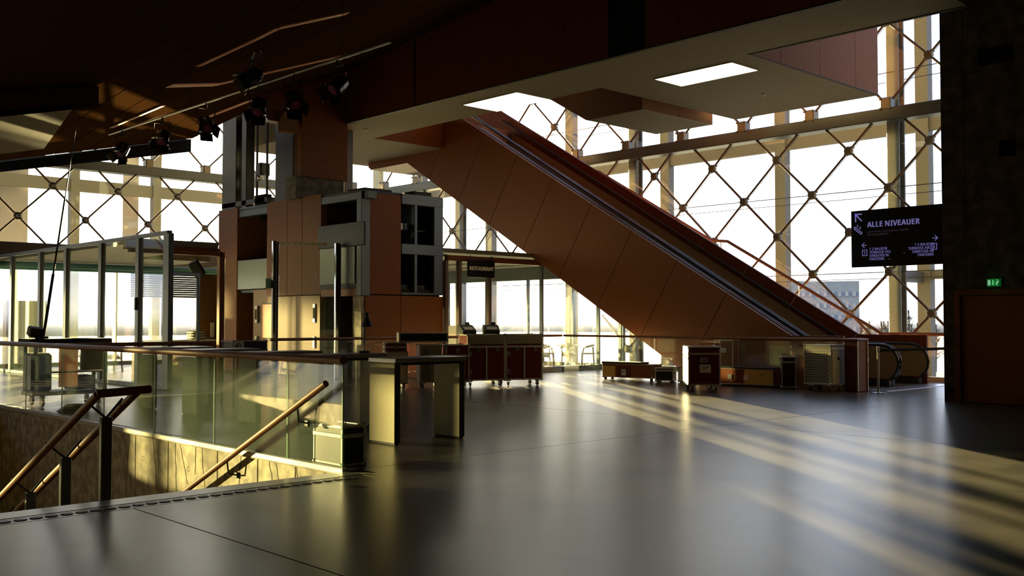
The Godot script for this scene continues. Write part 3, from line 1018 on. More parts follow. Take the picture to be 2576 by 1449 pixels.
	var pe = S()
	box(pe, Vector3(0.075, 1.6, 0.06), Vector3(0.03, 3.1, 0.04), Basis.IDENTITY, 0.006)
	obj("edge_strip", pe, M.chrome, pf)
	var pw = setting("wall_passage")
	slab("wood_wall", 12.83, 13.44, 0, 2.82, 26.0, 26.2, M.wood_pale, pw, 0.006)
	slab("switch_plate", 13.16, 13.26, 1.1, 1.5, 25.97, 26.0, M.paper, pw, 0.004)
	slab("alarm_button", 13.36, 13.46, 1.22, 1.32, 25.95, 26.0, M.bottle_red, pw, 0.01)
	# slatted shutter over the bar hatch
	var sh = thing("roller_shutter", "half open slatted metal shutter over the bar hatch left of the tower", "shutter", V(11.9, 2.2, 26.1))
	for k in 11:
		var q = S()
		box(q, Vector3(0, k * 0.058, 0), Vector3(1.9, 0.05, 0.03), Basis(Vector3.RIGHT, 0.35), 0.006)
		obj("slat", q, M.steel_sheet, sh)
	var bc = thing("bar_counter", "pale bar counter under the slatted shutter left of the tower", "counter", V(11.7, 0, 25.55))
	var cb = S()
	box(cb, Vector3(0.2, 0.5, 0), Vector3(2.0, 1.0, 0.6), Basis.IDENTITY, 0.01)
	obj("body", cb, M.wood_pale, bc)
	var ct = S()
	box(ct, Vector3(0.2, 1.03, 0.03), Vector3(2.1, 0.05, 0.72), Basis.IDENTITY, 0.01)
	obj("worktop", ct, M.paper, bc)
	var rng = RandomNumberGenerator.new()
	rng.seed = 9
	for k in 7:
		var q = S()
		box(q, V(12.45 + rng.randf() * 0.06, 1.075 + k * 0.034, 25.5), Vector3(0.42 - k * 0.015, 0.03, 0.3), Basis(Vector3.UP, rng.randf() * 0.3), 0.005)
		var w2 = obj("newspaper_stack", q, M.paper if k % 2 else M.concrete)
		tag(w2, "folded newspaper on the bar counter, %s from the bottom of the stack" % ordinal(k), "newspaper")
	for k in 6:
		var q = S()
		lathe(q, V(11.4 + k * 0.13, 1.055, 25.35), [[0.0, 0.0], [0.03, 0.0], [0.035, 0.1], [0.03, 0.1], [0.0, 0.02]], 10)
		var w3 = obj("drinking_glass", q, M.glass_green)
		tag(w3, "small drinking glass on the bar counter, %s from the left in its row" % ordinal(k), "glass")
	# loudspeaker hung above the shutter
	var lk = thing("loudspeaker", "black loudspeaker tilted under the ceiling above the slatted shutter", "loudspeaker", V(12.65, 2.95, 25.8), -0.6)
	var lb = S()
	box(lb, Vector3.ZERO, Vector3(0.26, 0.46, 0.24), Basis(Vector3.RIGHT, 0.35) * Basis(Vector3.BACK, 0.5), 0.02)
	obj("cabinet", lb, M.black, lk)
	var lg = S()
	box(lg, Basis(Vector3.RIGHT, 0.35) * Basis(Vector3.BACK, 0.5) * Vector3(-0.135, 0, 0), Vector3(0.02, 0.42, 0.2), Basis(Vector3.RIGHT, 0.35) * Basis(Vector3.BACK, 0.5), 0.006)
	obj("side_plate", lg, M.alu, lk)
	var la = S()
	tube(la, [Vector3(0, 0.18, 0), Vector3(0, 0.47, -0.05)], 0.015, 6)
	obj("bracket", la, M.steel_dark, lk)
	# RESTAURANT sign
	var rs = thing("restaurant_sign", "dark hanging sign reading RESTAURANT in front of the restaurant screen", "sign", V(19.14, 2.78, 21.52))
	var rb = S()
	box(rb, Vector3(0, 0.25, 0), Vector3(1.02, 0.5, 0.05), Basis.IDENTITY, 0.008)
	obj("board", rb, M.sign_black, rs)
	text("lettering", "RESTAURANT", 0.108, 0.01, M.letter_pale, rs, Vector3(0, 0.16, 0.028), 0.0, HORIZONTAL_ALIGNMENT_CENTER)
	var rh = S()
	for x in [-0.4, 0.4]: tube(rh, [Vector3(x, 0.5, 0), Vector3(x, 0.62, 0)], 0.012, 6)
	obj("hanger", rh, M.steel_dark, rs)
	# white bar block with bottles behind the screen
	var wb = thing("bar_block", "white bar block with bottles behind the glass screen under the RESTAURANT sign", "counter", V(19.3, 0, 23.4))
	var w1 = S()
	box(w1, Vector3(0, 0.7, 0), Vector3(0.7, 1.4, 0.5), Basis.IDENTITY, 0.01)
	obj("body", w1, M.laminate_white, wb)
	for k in 4:
		var q = S()
		lathe(q, V(19.05 + k * 0.1, 1.4, 23.3), [[0.0, 0.0], [0.037, 0.0], [0.038, 0.17], [0.03, 0.21], [0.014, 0.24], [0.014, 0.31], [0.0, 0.31]], 12)
		var b = obj("bottle", q, M.bottle_red if k < 1 else M.bottle_dark)
		tag(b, "red bottle at the left end of the row on the white bar block" if k < 1 else "dark wine bottle on the white bar block, %s to the right of the red one" % ordinal(k - 1), "bottle")
	# shelf rack seen through the lobby glass
	var sr = thing("shelf_rack", "pale wooden shelf rack behind the far left panes of the glass lobby", "shelf", V(11.2, 0, 35.0), PI)
	var sk = S()
	for x in [-0.6, 0.6]: box(sk, Vector3(x, 1.1, 0), Vector3(0.04, 2.2, 0.35), Basis.IDENTITY, 0.005)
	box(sk, Vector3(0, 1.1, -0.18), Vector3(1.2, 2.2, 0.02))
	obj("frame", sk, M.wood_pale, sr)
	for k in 5:
		var q = S()
		box(q, Vector3(0, 0.2 + k * 0.45, 0), Vector3(1.18, 0.03, 0.34), Basis.IDENTITY, 0.004)
		obj("shelf_board", q, M.laminate_white, sr)
	for k in 10:
		var q = S()
		var hh = 0.12 + (k % 3) * 0.05
		lathe(q, V(10.75 + (k % 5) * 0.2, 1.115 + (0.45 if k > 4 else 0.0), 35.0), [[0.0, 0.0], [0.05, 0.0], [0.055, hh * 0.7], [0.025, hh], [0.0, hh]], 10)
		var b = obj("jar", q, M.bottle_dark)
		tag(b, "dark jar on the %s board of the shelf rack, %s in its row" % ["upper" if k > 4 else "lower", ordinal(k % 5)], "jar")

# ---------------------------------------------------------------- escalators
func escalators():
	var sl = 0.577
	var e1 = thing("escalator", "wood clad escalator climbing to the balcony, the near one with its broad orange side", "escalator", V(21.45, 0, 11.5))
	var e2 = thing("escalator", "second escalator lying behind the near one, along the glass wall", "escalator", V(24.6, 0, 11.5))
	var clad = func(root, x0: float, x1: float, front: float, lift: float, m):
		# cladding cut into panels square to the slope
		var o: Vector3 = root.position
		var tops = [front, 13.05, 14.82, 16.35, 17.89, 19.38, 20.92, 22.45, 23.95, 25.47, 27.0, 28.4]
		for k in tops.size() - 1:
			var a: float = tops[k] + (0.008 if k else 0.0)
			var b: float = tops[k + 1] - 0.008
			var yt = func(p): return (1.2 + lift) + maxf(0.0, p - 13.0) * sl
			var yb = func(p): return maxf(0.0, (p - 15.8) * sl)
			var lean = func(p: float) -> float:
				if p <= front: return front
				var q = p + 1.3
				if p < 13.5: q = p + (p - front) * 0.4
				return q
			var ba: float = lean.call(a)
			var bb: float = lean.call(b)
			var py = [[a, yt.call(a)]]
			if a < 13.0 and b > 13.0: py.append([13.0, yt.call(13.0)])
			py.append([b, yt.call(b)])
			py.append([bb, yb.call(bb)])
			if ba < 15.8 and bb > 15.8: py.append([15.8, 0.0])
			py.append([ba, yb.call(ba)])
			var st = S()
			prism_x(st, py, x0, x1)
			mi("side_panel", shifted(st.commit_to_arrays(), -o), m, root)
	clad.call(e1, 21.45, 21.52, 11.65, 0.0, M.wood)
	clad.call(e2, 24.72, 24.8, 11.2, 0.0, M.wood_red)
	for r in [[e1, 21.56, 23.02], [e2, 23.14, 24.6]]:
		var o: Vector3 = r[0].position
		var part = func(called, st: SurfaceTool, m): return mi(called, shifted(st.commit_to_arrays(), -o), m, r[0])
		var under = S()
		prism_x(under, [[15.2, 0.0], [15.85, 0.0], [26.3, 6.05], [27.7, 7.05], [30.3, 7.05], [30.3, 7.6], [26.0, 7.6], [14.0, 0.05]], r[1] - 0.03, r[2] + 0.05)
		part.call("truss", under, M.wood if r[0] == e1 else M.soffit)
		var land = S()
		span(land, r[1] - 0.1, r[2] + 0.08, 7.1, 8.2, 27.6, 30.3)
		part.call("landing_box", land, M.wood)
		for side in [0, 1]:
			var x: float = r[1] if side == 0 else r[2]
			var bal = S()
			var out = [[13.4, 0.94], [26.0, 0.94 + 12.6 * sl], [26.0, 0.25 + 12.2 * sl], [13.6, 0.14], [11.55, 0.1]]
			for k in 9:
				var t = -PI / 2 + PI * k / 8.0
				out.append([11.55 - cos(t) * 0.42, 0.53 + sin(t) * 0.42])
			prism_x(bal, out, x - 0.02, x + 0.02)
			part.call("balustrade", bal, M.balustrade)
			var pts = []
			for k in 11:
				var t = -PI / 2 + PI * k / 10.0
				pts.append(V(x, 0.54 + sin(t) * 0.44, 11.55 - cos(t) * 0.44))
			pts.append(V(x, 0.985, 12.9))
			pts.append(V(x, 1.01, 13.3))
			pts.append(V(x, 1.16 + sl * 0.05, 13.45 + 0.1))
			pts.append(V(x, 1.16 + sl * (26.5 - 13.4), 26.5))
			pts.remove_at(pts.size() - 2)
			var hr = S()
			tube(hr, pts, 0.042, 10, 0.8)
			part.call("handrail", hr, M.hand_rubber)
			var nb = S()
			span(nb, x - 0.1, x + 0.1, 0.0, 0.16, 11.3, 12.2, 0.02)
			part.call("inlet_box", nb, M.black)
			var nt = S()
			span(nt, x - 0.11, x + 0.11, 0.16, 0.19, 11.35, 12.15, 0.008)
			part.call("inlet_cover", nt, M.wood_red)
		var dk = S()
		prism_x(dk, [[13.2, 0.5], [26, 0.5 + 12.8 * sl], [26, 0.42 + 12.8 * sl], [13.2, 0.42]], r[1] + 0.02, r[1] + 0.2)
		prism_x(dk, [[13.2, 0.5], [26, 0.5 + 12.8 * sl], [26, 0.42 + 12.8 * sl], [13.2, 0.42]], r[2] - 0.2, r[2] - 0.02)
		part.call("skirt", dk, M.steel)
		for k in 30:
			var p = 13.6 + k * 0.42
			var y = 0.06 + k * 0.42 * sl
			var s2 = S()
			span(s2, r[1] + 0.2, r[2] - 0.2, y, y + 0.24, p, p + 0.42)
			part.call("step", s2, M.steel_dark)
	# floor plate at the foot
	var fp = slab("landing_plate", 21.2, 24.6, 0.0, 0.012, 10.5, 11.1, M.mat_plate, null, 0.003)
	tag(fp, "bright metal landing plate on the floor at the foot of the escalators", "floor plate")
	# foot of the upper escalator, hanging under the balcony
	var up = thing("upper_escalator", "wooden underside of the upper escalator hanging below the balcony opening", "escalator", V(20.65, 7.1, 16.86))
	var uo = V(20.65, 7.1, 16.86)
	var us = S()
	prism_x(us, [[16.9, 7.13], [18.86, 7.13], [25.0, 10.67], [25.0, 11.9], [22.5, 11.9], [18.5, 9.2], [16.9, 9.2]], 20.7, 23.7)
	mi("truss", shifted(us.commit_to_arrays(), -uo), M.wood_red, up)
	var u2 = S()
	span(u2, 20.66, 23.74, 7.1, 7.13, 16.87, 18.86)
	mi("bottom_plate", shifted(u2.commit_to_arrays(), -uo), M.soffit, up)
	for e in [[20.65, 22.2], [22.21, 23.76]]:
		var u3 = S()
		span(u3, e[0], e[1], 7.1, 9.2, 16.85, 16.89, 0.003)
		mi("end_panel", shifted(u3.commit_to_arrays(), -uo), M.wood_pale, up)
	var u4 = S()
	prism_x(u4, [[16.9, 7.1], [18.86, 7.1], [24.9, 10.58], [24.9, 11.8], [18.5, 9.2], [16.9, 9.2]], 20.65, 20.69)
	mi("side_panel", shifted(u4.commit_to_arrays(), -uo), M.wood_red, up)
	# stair rail along the glass wall behind the escalators
	var hr2 = thing("stair_railing", "brown kinked handrail of the stair between the escalators and the glass wall", "railing", V(25.2, 0, 12.6))
	var ho = V(25.2, 0, 12.6)
	var rl = S()
	tube(rl, [V(25.2, 1.21, 8.7) - ho, V(25.2, 1.21, 12.59) - ho, V(25.2, 3.9, 17.37) - ho, V(25.2, 3.96, 17.94) - ho, V(25.2, 6.52, 22.46) - ho, V(25.2, 6.55, 23.0) - ho], 0.045, 10)
	obj("handrail", rl, M.rail_wood, hr2)
	for e in [[9.2, 1.2, 0.0], [12.7, 1.25, 0.0], [15.0, 2.56, 1.4], [17.6, 3.9, 2.8], [20.0, 5.1, 4.0], [22.4, 6.5, 5.3]]:
		var q = S()
		tube(q, [V(25.2, e[2], e[0]) - ho, V(25.2, e[1], e[0]) - ho], 0.016, 8)
		obj("post", q, M.steel, hr2)
	var sg = setting("floor_3")
	for k in 34:
		slab("stair_tread", 24.86, 25.42, 0.155 * k, 0.155 * (k + 1), 13.6 + 0.27 * k, 13.6 + 0.27 * (k + 1), M.wood_red, sg)

# ---------------------------------------------------------------- guards and handrails
func guard(label: String, a: Vector3, b: Vector3, joints: Array, rail_r: float, h = 1.12, over = 0.0):
	var g = thing("glass_guard", label, "glass railing", a)
	var d = (b - a)
	var n = d.normalized()
	var L = d.length()
	var bs = Basis(n, Vector3.UP, n.cross(Vector3.UP))
	var js = joints.duplicate()
	js.push_front(0.0)
	js.append(L)
	for k in js.size() - 1:
		var w: float = js[k + 1] - js[k] - 0.016
		var q = S()
		box(q, Vector3.ZERO, Vector3(w, h - 0.06, 0.018), Basis.IDENTITY, 0.003)
		mi("pane", q.commit(), M.glass_green, g, n * (js[k] + w / 2 + 0.008) + Vector3(0, h / 2 - 0.02, 0), bs)
		if k > 0 and rail_r > 0.045:
			var ed = S()
			box(ed, Vector3.ZERO, Vector3(0.014, h - 0.06, 0.016), Basis.IDENTITY, 0.002)
			mi("edge_seal", ed.commit(), M.glass_edge, g, n * js[k] + Vector3(0, h / 2 - 0.02, 0), bs)
	if rail_r > 0.045:
		for x in [0.006, L - 0.006]:
			var ee = S()
			box(ee, Vector3.ZERO, Vector3(0.012, h - 0.06, 0.02), Basis.IDENTITY, 0.002)
			mi("edge_seal", ee.commit(), M.glass_edge, g, n * x + Vector3(0, h / 2 - 0.02, 0), bs)
	var r = S()
	tube(r, [-n * 0.0 + Vector3(0, h, 0), n * (L + over) + Vector3(0, h, 0)], rail_r, 16, 0.85)
	obj("handrail", r, M.rail_wood, g)
	return g

func rails():
	guard("long glass guard with thick wooden handrail along the stair well in the foreground", V(5.96, 0.02, 8.84), V(5.96, 0.02, 20.3), [1.09, 2.81, 4.52, 6.26, 7.97, 9.67], 0.05, 1.12)
	var gb = guard("glass guard with brown handrail in front of the escalator's wooden side", V(21.0, 0.0, 11.15), V(21.0, 0.0, 20.05), [2.2, 4.4, 6.6], 0.036, 1.13)
	var q = S()
	box(q, Vector3(-0.2, 0.56, 0.14), Vector3(0.46, 1.12, 0.3), Basis.IDENTITY, 0.015)
	obj("end_pier", q, M.wood_red, gb)
	var q2 = S()
	box(q2, Vector3(-0.2, 1.14, 0.14), Vector3(0.52, 0.05, 0.36), Basis.IDENTITY, 0.015)
	obj("pier_cap", q2, M.rail_wood, gb)
	var q3 = S()
	for x in [-0.42, 0.02]: box(q3, Vector3(x, 0.56, 0.3), Vector3(0.03, 1.1, 0.02), Basis.IDENTITY, 0.004)
	obj("edge_strip", q3, M.steel, gb)
	guard("glass guard with brown handrail behind the flight cases at the foot of the tower", V(11.6, 0.0, 20.1), V(20.96, 0.0, 20.1), [2.3, 4.6, 6.9], 0.04, 1.13)
	guard("short glass guard with brown handrail behind the dark trolley at the left", V(6.2, 0.0, 18.75), V(9.5, 0.0, 18.75), [1.1, 2.2], 0.045, 1.11)
	# handrail fixed to the right cheek of the stair
	var sl = -0.4694
	var w = thing("wall_handrail", "sloping wooden handrail bracketed to the right side of the stair well", "handrail", V(5.83, 0.9, 8.97))
	var r = S()
	tube(r, [Vector3.ZERO, V(0, sl * 5.5, 5.5)], 0.035, 14)
	obj("rail", r, M.rail_wood, w)
	for s in [0.55, 2.1, 3.6, 5.0]:
		var b = S()
		tube(b, [V(0, sl * s - 0.02, s), V(0.02, sl * s - 0.17, s), V(0.12, sl * s - 0.2, s)], 0.01, 6)
		box(b, V(0.125, sl * s - 0.2, s), Vector3(0.03, 0.07, 0.07), Basis.IDENTITY, 0.005)
		obj("bracket", b, M.steel_dark, w)
	# the double handrail in the middle of the stair
	var m = thing("double_handrail", "pair of wooden handrails on grey posts down the middle of the stair", "handrail", V(3.65, 0, 8.95))
	for x in [-0.17, 0.17]:
		var t = S()
		tube(t, [V(x, 0.905, 0.0), V(x, 0.905 + sl * 5.5, 5.5)], 0.037, 14)
		obj("rail", t, M.rail_wood, m)
	var e = S()
	tube(e, [V(-0.19, 0.91, 0.0), V(0.3, 0.93, 0.0)], 0.037, 12)
	obj("end_piece", e, M.rail_wood, m)
	for k in 5:
		var p = 0.3 + k * 0.98
		var top = 0.7 + sl * (p - 0.25)
		var foot = -0.15 * floor((p + 0.15) / 0.32 + 1.0)
		var q4 = S()
		box(q4, V(0.02, (top + foot) / 2.0, p), Vector3(0.1, top - foot, 0.06), Basis.IDENTITY, 0.006)
		obj("post", q4, M.steel_frame, m)
		for x in [-0.17, 0.17]:
			var b = S()
			tube(b, [V(0.02, top - 0.01, p), V(x, top + 0.16, p)], 0.011, 6)
			obj("bracket", b, M.steel_dark, m)

# ---------------------------------------------------------------- steel counters
func counters():
	var names = ["brushed steel counter nearest the camera, right of the stair well", "brushed steel counter second in the row from the camera, under the desk lamp", "brushed steel counter third in the row, behind the middle of the stair guard", "brushed steel counter fourth in the row, seen through the stair guard", "brushed steel counter farthest in the row, beside the glass lobby post"]
	var first = null
	var ps = [10.47, 12.2, 13.9, 15.8, 17.5]
	for k in 5:
		if first == null:
			first = thing("steel_counter", names[0], "counter", V(8.21, 0, ps[0]), 0.0, "")
			for s in [-1, 1]:
				var q = S()
				box(q, Vector3(s * 0.53, 0.52, 0), Vector3(0.09, 1.0, 0.54), Basis.IDENTITY, 0.006)
				obj("leg_panel", q, M.brushed, first)
				var ft = S()
				box(ft, Vector3(s * 0.53, 0.01, 0), Vector3(0.06, 0.02, 0.5))
				obj("foot", ft, M.black, first)
			var t = S()
			box(t, Vector3(0, 1.05, 0), Vector3(1.16, 0.06, 0.58), Basis.IDENTITY, 0.006)
			obj("top", t, M.steel, first)
			var ed = S()
			box(ed, Vector3(0, 1.02, 0.275), Vector3(0.96, 0.06, 0.02), Basis.IDENTITY, 0.004)
			box(ed, Vector3(0, 1.02, -0.275), Vector3(0.96, 0.06, 0.02), Basis.IDENTITY, 0.004)
			obj("apron", ed, M.steel_dark, first)
		else:
			dup(first, "steel_counter", V(8.21, 0, ps[k]), 0.0, names[k])
	# desk lamp
	var l = thing("desk_lamp", "black jointed desk lamp standing at the right end of the second steel counter", "lamp", V(8.66, 1.08, 12.3), 0.75)
	var b = S()
	lathe(b, Vector3.ZERO, [[0.0, 0.0], [0.08, 0.0], [0.085, 0.015], [0.07, 0.03], [0.0, 0.03]], 16)
	obj("base", b, M.black, l)
	var a = S()
	tube(a, [Vector3(0, 0.03, 0), Vector3(-0.06, 0.16, 0), Vector3(0.0, 0.2, 0)], 0.008, 6)
	for s in [-0.016, 0.016]: tube(a, [Vector3(-0.02 + s, 0.14, 0), Vector3(0.03 + s, 0.52, 0)], 0.006, 6)
	obj("lower_arm", a, M.black, l)
	var a2 = S()
	tube(a2, [Vector3(0.015, 0.51, 0), Vector3(0.08, 0.54, 0), Vector3(0.15, 0.53, 0)], 0.009, 6)
	obj("upper_arm", a2, M.black, l)
	var sh = S()
	lathe(sh, Vector3(0.15, 0.39, 0), [[0.085, 0.0], [0.03, 0.13], [0.026, 0.2], [0.0, 0.205], [0.024, 0.19], [0.028, 0.13], [0.08, 0.0]], 18, Basis(Vector3.BACK, 0.12))
	obj("shade", sh, M.black, l)
	var lb = S()
	lathe(lb, Vector3(0.15, 0.44, 0), [[0.0, -0.03], [0.022, -0.01], [0.025, 0.02], [0.012, 0.06], [0.0, 0.06]], 12)
	obj("bulb", lb, M.paper, l)

# ---------------------------------------------------------------- flight cases
# front looks along +z; lid, doors, castor height and extras in o
func flight_case(label: String, at: Vector3, yaw: float, size: Vector3, material, o = {}, group = ""):
	var t = thing("flight_case", label, "flight case", at, yaw, group)
	var foot: float = o.get("foot", 0.14)
	var h = size.y - foot
	var c = Vector3(0, foot + h / 2.0, -size.z / 2.0)
	var body = S()
	box(body, c, Vector3(size.x - 0.012, h - 0.012, size.z - 0.012), Basis.IDENTITY, 0.006)
	obj("body", body, material, t)
	var e: float = o.get("edge", 0.035)
	var fr = S()
	for sx in [-1, 1]:
		for sz in [-1, 1]:
			box(fr, c + Vector3(sx * (size.x / 2 - e / 2 + 0.002), 0, sz * (size.z / 2 - e / 2 + 0.002)), Vector3(e, h, e), Basis.IDENTITY, 0.005)
		for sy in [-1, 1]:
			box(fr, c + Vector3(sx * (size.x / 2 - e / 2 + 0.002), sy * (h / 2 - e / 2), 0), Vector3(e, e, size.z - 2 * e))
	for sy in [-1, 1]:
		for sz in [-1, 1]:
			box(fr, c + Vector3(0, sy * (h / 2 - e / 2), sz * (size.z / 2 - e / 2 + 0.002)), Vector3(size.x - 2 * e, e, e), Basis.IDENTITY, 0.004)
	obj("edge_profile", fr, M.alu, t)
	if not shared.has("cap"):
		var bl = S()
		box(bl, Vector3.ZERO, Vector3(0.06, 0.06, 0.06), Basis.IDENTITY, 0.018)
		shared.cap = bl.commit()
	for sx in [-1, 1]:
		for sy in [-1, 1]:
			for sz in [-1, 1]:
				mi("corner_cap", shared.cap, M.steel, t, c + Vector3(sx * (size.x / 2 - 0.015), sy * (h / 2 - 0.015), sz * (size.z / 2 - 0.015)))
	if o.has("lid"):
		var ly: float = size.y - o.lid
		var ln = S()
		box(ln, Vector3(0, ly, 0.004), Vector3(size.x, 0.045, 0.02), Basis.IDENTITY, 0.005)
		for sx in [-1, 1]: box(ln, Vector3(sx * size.x / 2, ly, -size.z / 2), Vector3(0.02, 0.045, size.z), Basis.IDENTITY, 0.005)
		obj("lid_profile", ln, M.alu, t)
	for k in o.get("doors", 1) - 1:
		var dv = S()
		box(dv, Vector3(-size.x / 2 + size.x * (k + 1) / o.doors, foot + (h - o.get("lid", 0.0)) / 2.0, 0.004), Vector3(0.04, h - o.get("lid", 0.0), 0.02), Basis.IDENTITY, 0.005)
		obj("door_profile", dv, M.alu, t)
	for p in o.get("latches", []):
		var la = S()
		box(la, Vector3(p[0], p[1], 0.008), Vector3(0.075, 0.1, 0.012), Basis.IDENTITY, 0.004)
		var ob = obj("latch", la, M.steel, t)
		var lb = S()
		box(lb, Vector3(p[0], p[1] - 0.005, 0.016), Vector3(0.035, 0.05, 0.012), Basis.IDENTITY, 0.004)
		obj("latch_knob", lb, M.black, ob)
	for p in o.get("labels", []):
		var la = S()
		box(la, Vector3(p[0], p[1], 0.003), Vector3(p[2], p[3], 0.006))
		var ob = obj("paper_label", la, M.paper, t)
		var pr = S()
		for k in 2: box(pr, Vector3(p[0] - p[2] * 0.12 * k, p[1] + p[3] * (0.2 - 0.2 * k), 0.007), Vector3(p[2] * (0.7 - 0.25 * k), p[3] * 0.07, 0.002))
		obj("print", pr, M.black, ob)
	if o.has("handle"):
		var hd = S()
		box(hd, Vector3(o.handle[0], o.handle[1], 0.002), Vector3(0.16, 0.11, 0.014), Basis.IDENTITY, 0.005)
		var ob = obj("handle_dish", hd, M.steel, t)
		var hb = S()
		tube(hb, [Vector3(o.handle[0] - 0.05, o.handle[1] - 0.01, 0.016), Vector3(o.handle[0] + 0.05, o.handle[1] - 0.01, 0.016)], 0.01, 8)
		obj("grip", hb, M.black, ob)
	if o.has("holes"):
		# rows of flat dark diamonds, the shade of drilled holes put into colour
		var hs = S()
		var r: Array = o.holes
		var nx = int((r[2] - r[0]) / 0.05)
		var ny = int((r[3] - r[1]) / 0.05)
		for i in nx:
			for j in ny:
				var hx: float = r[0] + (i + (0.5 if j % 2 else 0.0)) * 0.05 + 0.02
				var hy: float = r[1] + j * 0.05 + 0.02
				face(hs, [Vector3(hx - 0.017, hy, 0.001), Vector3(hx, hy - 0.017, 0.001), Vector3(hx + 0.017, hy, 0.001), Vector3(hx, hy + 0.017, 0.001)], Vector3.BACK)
		var pf = obj("painted_holes", hs, M.void, t)
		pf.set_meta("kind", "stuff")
	if foot > 0.09:
		for sx in [-1, 1]:
			for sz in [0, 1]:
				var ca = S()
				var px: float = sx * (size.x / 2 - 0.1)
				var pz: float = -0.1 - sz * (size.z - 0.2)
				lathe(ca, Vector3(px, 0.05, pz), [[0.0, -0.016], [0.045, -0.016], [0.05, 0.0], [0.045, 0.016], [0.0, 0.016]], 14, Basis(Vector3.UP, 0.5 * sx) * Basis(Vector3.BACK, PI / 2))
				var ob = obj("castor", ca, M.rubber, t)
				var fk = S()
				for s in [-0.024, 0.024]: box(fk, Vector3(px, 0.075, pz) + Basis(Vector3.UP, 0.5 * sx) * Vector3(s, 0, 0), Vector3(0.006, 0.08, 0.05), Basis(Vector3.UP, 0.5 * sx))
				box(fk, Vector3(px, foot - 0.012, pz), Vector3(0.1, 0.024, 0.1), Basis.IDENTITY, 0.004)
				obj("castor_fork", fk, M.steel, ob)
	else:
		var ft = S()
		for sx in [-1, 1]:
			for sz in [0, 1]: box(ft, Vector3(sx * (size.x / 2 - 0.06), foot / 2, -0.06 - sz * (size.z - 0.12)), Vector3(0.06, foot + 0.01, 0.06), Basis.IDENTITY, 0.006)
		obj("foot", ft, M.rubber, t)
	return t

